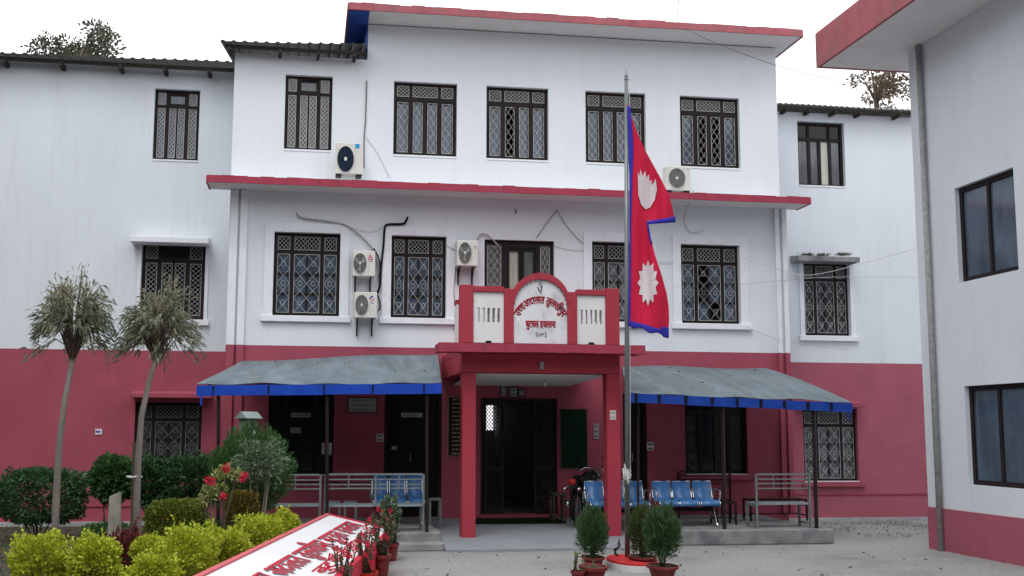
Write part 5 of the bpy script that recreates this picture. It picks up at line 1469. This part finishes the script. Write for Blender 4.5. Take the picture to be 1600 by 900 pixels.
# ---------------------------------------------------------------- potted plants
def pot(t, x, y, rt, h, m, sx=.62, z0=0.0):
    MB().lathe([(rt * .62, z0), (rt * .9, z0 + h * .80), (rt * .92, z0 + h * .82)], x, y, 22, sx).build('pot', m, t, smooth=False)
    MB().lathe([(rt * .93, z0 + h * .82), (rt * 1.05, z0 + h * .84), (rt * 1.08, z0 + h), (rt * .94, z0 + h), (rt * .90, z0 + h * .90)], x, y, 22, sx, False).build('rim', m, t, smooth=False)
    MB().lathe([(rt * .88, z0 + h * .86), (rt * .90, z0 + h * .91)], x, y, 18, sx).build('soil', 'soil', t)
def pot_shrub(label, px, pyb, py_rim, crown, rx, rz, m, n, pot_m='terracotta', rt=.2, size=.06, grp=None):
    b = atz(px, pyb, 0.0)
    h = max(.16, at(px, py_rim, b.y).z)
    t = thing('potted_shrub', label, 'potted plant', (b.x, b.y, 0), grp)
    pot(t, b.x, b.y, rt, h, pot_m)
    c = at(crown[0], crown[1], b.y); s_ = (c - CAM).length / FPX
    # brush of upright fine sprays
    pts = blob_pts(c, (rx * s_, rx * s_ * 1.2, rz * s_), int(n * .72), 2.0, .34, 3.0, 1.6, .12, None, rnd.random() * 9)
    leaves(pts, size * 1.25, 'foliage', m, t, .13, droop=.05)
    st_ = MB()
    for k in range(7):
        a = rnd.uniform(0, 6.3); e = c + Vector((math.cos(a) * rx * s_ * .5, math.sin(a) * rx * s_ * .5, rnd.uniform(-.3, .4) * rz * s_))
        st_.tube([(b.x + .02 * math.cos(a), b.y + .02 * math.sin(a), h * .88), Vector((b.x, b.y, h)).lerp(e, .5), e], [.010, .008, .004], 5)
    st_.build('stem', 'bark_brown', t, smooth=True)
    return t
GP = 'clipped shrubs in red pots round the flagpole base'
pot_shrub('brush-shaped green potted shrub on the porch side of the pole base', 927, 890, 873, (926, 832), 22, 37, 'leaf_potted', 5200, rt=.22, grp=GP)
pot_shrub('olive green potted shrub behind the darker one at the pole base', 1004, 889, 870, (1003, 830), 18, 38, 'leaf_potted_olive', 4600, rt=.26, grp=GP)
pot_shrub('dark green potted shrub nearest the blue three-seat chairs, in a wide red pot', 1035, 908, 883, (1034, 834), 24, 40, 'leaf_potted', 6200, rt=.27, grp=GP)
def herb_pot(label, px, pyb, py_rim, rt, tufts, stems_n, top_py, pot_m='terracotta', flowers=(), leaf='leaf_spine', spread=14, nleaf=26, grp=None, size=.04):
    b = atz(px, pyb, 0.0); h = max(.1, at(px, py_rim, b.y).z)
    t = thing('potted_plant', label, 'potted plant', (b.x, b.y, 0), grp)
    pot(t, b.x, b.y, rt, h, pot_m)
    s_ = (b - CAM).length / FPX; st_ = MB(); lv = []
    for k in range(stems_n):
        e = at(px + rnd.uniform(-1, 1) * spread, py_rim + (top_py - py_rim) * rnd.uniform(.45, 1), b.y + rnd.uniform(-.12, .12))
        r0 = Vector((b.x + rnd.uniform(-.05, .05), b.y + rnd.uniform(-.06, .06), h * .88))
        m_ = r0.lerp(e, .5) + Vector((rnd.uniform(-.03, .03), rnd.uniform(-.03, .03), 0))
        st_.tube([r0, m_, e], [.012, .010, .006], 5)
        for q in range(nleaf):
            v = rnd.random() ** .5
            p = (r0.lerp(m_, v * 2) if v < .5 else m_.lerp(e, v * 2 - 1))
            lv.append((p, Vector((rnd.gauss(0, .6), rnd.gauss(0, .6), rnd.gauss(.4, .5)))))
    if stems_n: st_.build('stem', 'bark_brown', t, smooth=True); leaves(lv, size, 'foliage', leaf, t, .5)
    for (fx, fy) in flowers:
        c = at(fx, fy, b.y - .1)
        leaves(blob_pts(c, (.017, .020, .024), 26, 2, .1, 2, .3, .3), .022, 'flower', 'petal_red', t, .95)
    return t
herb_pot('empty shallow red pot with pale dry soil in front of the porch-side shrub', 927, 916, 884, .24, 0, 2, 872, leaf='leaf_lime', nleaf=6)
herb_pot('tiny red pot with a small green sprig beside the pole base', 903, 918, 892, .12, 0, 4, 864, leaf='leaf_lime', nleaf=10, spread=8)
GT = 'flowering thorn plants in pots along the name platform'
herb_pot('tall greyish thorn plant in a brown pot nearest the veranda steps', 612, 876, 848, .15, 0, 16, 770, flowers=((597, 800), (590, 795), (604, 812), (610, 798)), spread=17, nleaf=120, grp=GT, size=.05, leaf='leaf_pale')
herb_pot('leafy thorn plant in a brown pot second from the veranda steps', 597, 900, 866, .17, 0, 14, 800, flowers=((577, 812), (583, 830), (600, 836), (588, 820), (605, 842)), spread=19, nleaf=75, grp=GT, size=.045)
herb_pot('red-flowered thorn plant in a bright red pot beside the platform lettering', 572, 925, 893, .20, 0, 12, 815, 'terracotta_red', flowers=((566, 836), (570, 824), (585, 860), (572, 868), (560, 845), (580, 880), (575, 850), (563, 876)), spread=18, nleaf=26, grp=GT)
herb_pot('sparse thorn plant with many red blooms over the platform lettering', 535, 960, 925, .22, 0, 14, 835, 'terracotta', flowers=((507, 856), (517, 871), (540, 845), (539, 863), (546, 869), (525, 858), (555, 861), (511, 886), (532, 890), (550, 850), (543, 866)), spread=28, nleaf=16, grp=GT, size=.035)

# weeds on the right wing sunshade, and by the wing foot
for (px, py, lab) in ((1262, 397, 'dry weed tuft on the sunshade corner next to the main block'), (1285, 397, 'thicker weed tuft in the middle of the window sunshade'), (1318, 396, 'tall wispy weed at the sunshade end away from the main block')):
    c = at(px, py + 3, WY - .3); pts = []
    for k in range(120):
        pts.append((c + Vector((rnd.gauss(0, .07), rnd.gauss(0, .05), rnd.uniform(-.02, .0))), Vector((rnd.gauss(0, .6), rnd.gauss(0, .6), 1))))
    tag(leaves(pts, .08, 'weed', 'leaf_far', None, .12), lab, 'weed')
pts = []
for k in range(2600):
    x = rnd.uniform(9.3, 13.5); y = rnd.uniform(-2.4, 1.05)
    if rnd.random() > .25 + .75 * (mnoise.noise(Vector((x * 1.3, y * 1.3, 0))) > .05): continue
    if mnoise.noise(Vector((x * 1.3, y * 1.3, 0))) < -.1: continue
    pts.append((Vector((x, y, .0)), Vector((rnd.gauss(0, .7), rnd.gauss(0, .7), .7))))
o = leaves(pts, .055, 'grass', 'grass', None, .14); o['kind'] = 'stuff'; o['label'] = 'sparse dry grass at the foot of the faded wing'

# ================================================================== NEIGHBOURING BUILDING (right)
NB = thing('neighbour_building', 'white neighbouring building with deep red roof edge', 'building', (12, -8, 0))
nx0, ny1 = 8.22, -3.0
MB().box(nx0 + .05, 16.0, -15.0, ny1 - .05, 7.735, 8.25).build('roof_slab', 'soffit_white', NB)
fm = MB().box(nx0, nx0 + .048, -15.0, ny1, 7.725, 8.315).box(nx0 + .05, 16.0, ny1 - .048, ny1, 7.725, 8.315)
fm.build('fascia', 'roof_fascia', NB)
hs = [(0, 0, 0, 0)]
NW = 9.35
holes_n = []
ws = MB()
# side wall facing the yard has windows: built in its own plane
def ywall(y0, y1, z0, z1, xf, xb, holes):
    w_ = wall(y0, y1, z0, z1, xf, xb, holes)
    w_.v = [(p[1], p[0], p[2]) for p in w_.v]; return w_
hn = [(-6.4, -5.0, zb, zb + 1.4) for zb in (1.0, 3.9)] + [(-9.4, -8.0, zb, zb + 1.4) for zb in (1.0, 3.9)]
ywall(-14.0, -3.9, 0.0, 7.73, NW, NW + .25, hn).build('wall', 'wing_white', NB)
wall(NW + .252, 15.5, 0, 7.73, -4.15, -3.9, []).build('wall', 'wing_white', NB)
wall(NW + .252, 15.5, 0, 7.73, -14.0, -13.75, []).build('wall', 'wing_white', NB)
for (ya, yb_, za, zb) in hn:
    fr = MB()
    xx = NW + .1
    fr.box(xx - .03, xx + .03, ya, ya + .07, za, zb).box(xx - .03, xx + .03, yb_ - .07, yb_, za, zb).box(xx - .03, xx + .03, ya + .07, yb_ - .07, za, za + .07).box(xx - .03, xx + .03, ya + .07, yb_ - .07, zb - .07, zb)
    fr.box(xx - .03, xx + .03, (ya + yb_) / 2 - .03, (ya + yb_) / 2 + .03, za + .07, zb - .07)
    wn = fr.build('window', 'wood_frame', NB)
    for (c, d_) in ((ya + .07, (ya + yb_) / 2 - .03), ((ya + yb_) / 2 + .03, yb_ - .07)):
        MB().box(xx, xx + .008, c, d_, za + .07, zb - .07).build('pane', 'glass_blue', wn)

# ================================================================== TREES BEHIND
def far_tree(label, px, py, Y, rx, rz, n, m, size, sub=10):
    c = at(px, py, Y); s_ = (c - CAM).length / FPX
    t = thing('background_tree', label, 'tree', (c.x, Y, 0))
    tr = MB().tube([(c.x, Y, 0), (c.x + .2, Y, c.z * .5), (c.x, Y, c.z - rz * s_ * .4)], [.22, .16, .08], 8)
    tr.build('trunk', 'bark_brown', t, smooth=True)
    pts = []; br = MB()
    for k in range(sub):
        a = rnd.uniform(0, 6.3); q = rnd.uniform(.35, .95)
        cc = c + Vector((math.cos(a) * rx * s_ * q, math.sin(a) * rx * s_ * q, rnd.uniform(-.8, .9) * rz * s_))
        br.tube([(c.x, Y, c.z - rz * s_ * .6), c.lerp(cc, .5), cc], [.05, .03, .012], 4)
        pts += blob_pts(cc, (rx * s_ * .30, rx * s_ * .30, rz * s_ * .28), n // sub, 2, .4, 2, .1, .1, None, k)
    br.build('branch', 'bark_brown', t)
    leaves(pts, size, 'crown', m, t, .5)
far_tree('airy green tree rising behind the dark tin wing roof', 128, 75, 12.5, 62, 44, 2400, 'leaf_far', .13, 16)
far_tree('dry reddish tree beside the red eave of the neighbouring building', 1368, 138, 12.5, 46, 34, 2200, 'leaf_dry', .11, 14)

# unseen tall wood added behind and left of the viewpoint, blocking low sky light
pts = []
for k in range(20000):
    q = rnd.random()
    if q < .72: x = rnd.uniform(-40, 60); y = -40 + rnd.uniform(-3, 3) - .004 * x * x
    else: y = rnd.uniform(-44, 2); x = -17 + rnd.uniform(-2.5, 2.5) - .12 * abs(y + 18) * .3
    hgt = 13 + 3.0 * mnoise.noise(Vector((x * .12, 3 + y * .12, 0))) + 1.5 * mnoise.noise(Vector((x * .5, y * .5, 0)))
    pts.append((Vector((x, y, hgt * rnd.random())), Vector((rnd.gauss(0, 1), rnd.gauss(0, 1), rnd.gauss(.2, 1)))))
o = leaves(pts, 1.4, 'sky_block_wood', 'leaf_far', None, .7); o['kind'] = 'stuff'; o['label'] = 'unseen dark wood added round the yard to block low sky light'

pts = []
for k in range(9000):
    x = rnd.uniform(-8.5, -1.4); y = rnd.uniform(-9, 0.9)
    if y > -3.2 and x > -2.1: continue
    if mnoise.noise(Vector((x * 1.1, y * 1.1, 4))) < -.12: continue
    pts.append((Vector((x, y, .03)), Vector((rnd.gauss(0, .8), rnd.gauss(0, .8), .8))))
o = leaves(pts, .06, 'ground_cover', 'leaf_hedge', None, .3); o['kind'] = 'stuff'; o['label'] = 'low weedy ground cover over the garden soil'
shrub('wing_hedge', 'dark green hedge at the garden end beyond the ball-clipped shrub', 'hedge', 'leaf_hedge', 62, 775, -1.6, 60, 36, 7000, .07, .8, 8, None, 3.2, .5, .1)
shrub('golden_hedge', 'golden hedge mound at the foot of the paler brush-crowned tree', 'hedge', 'leaf_gold', 62, 885, -8.4, 38, 40, 9000, .030, 1.0, 5, GR_, 2.6, .75, .25, bump=.5)
# drain pipe and red plinth of the neighbouring building
MB().tube([(NW - .06, -4.3, 0.0), (NW - .06, -4.3, 7.72)], .045, 10).build('drain_pipe', 'pipe_grey', NB, smooth=True)
MB().box(NW - .02, NW - .002, -14.0, -3.9, 0.0, 0.62).build('plinth_band', 'red_faded', NB)

pts = []
for k in range(420):
    x = rnd.uniform(0.8, 12); y = rnd.uniform(-9.5, 0.8)
    if y > -3.7 and x < 9.2: continue
    if rnd.random() < .5 and y < -4.5: continue
    pts.append((Vector((x, y, .006)), Vector((rnd.gauss(0, 1), rnd.gauss(0, 1), rnd.uniform(.0, .25)))))
o = leaves(pts, .06, 'leaf_litter', 'leaf_dry', None, .5); o['kind'] = 'stuff'; o['label'] = 'fallen dry leaves scattered on the yard'
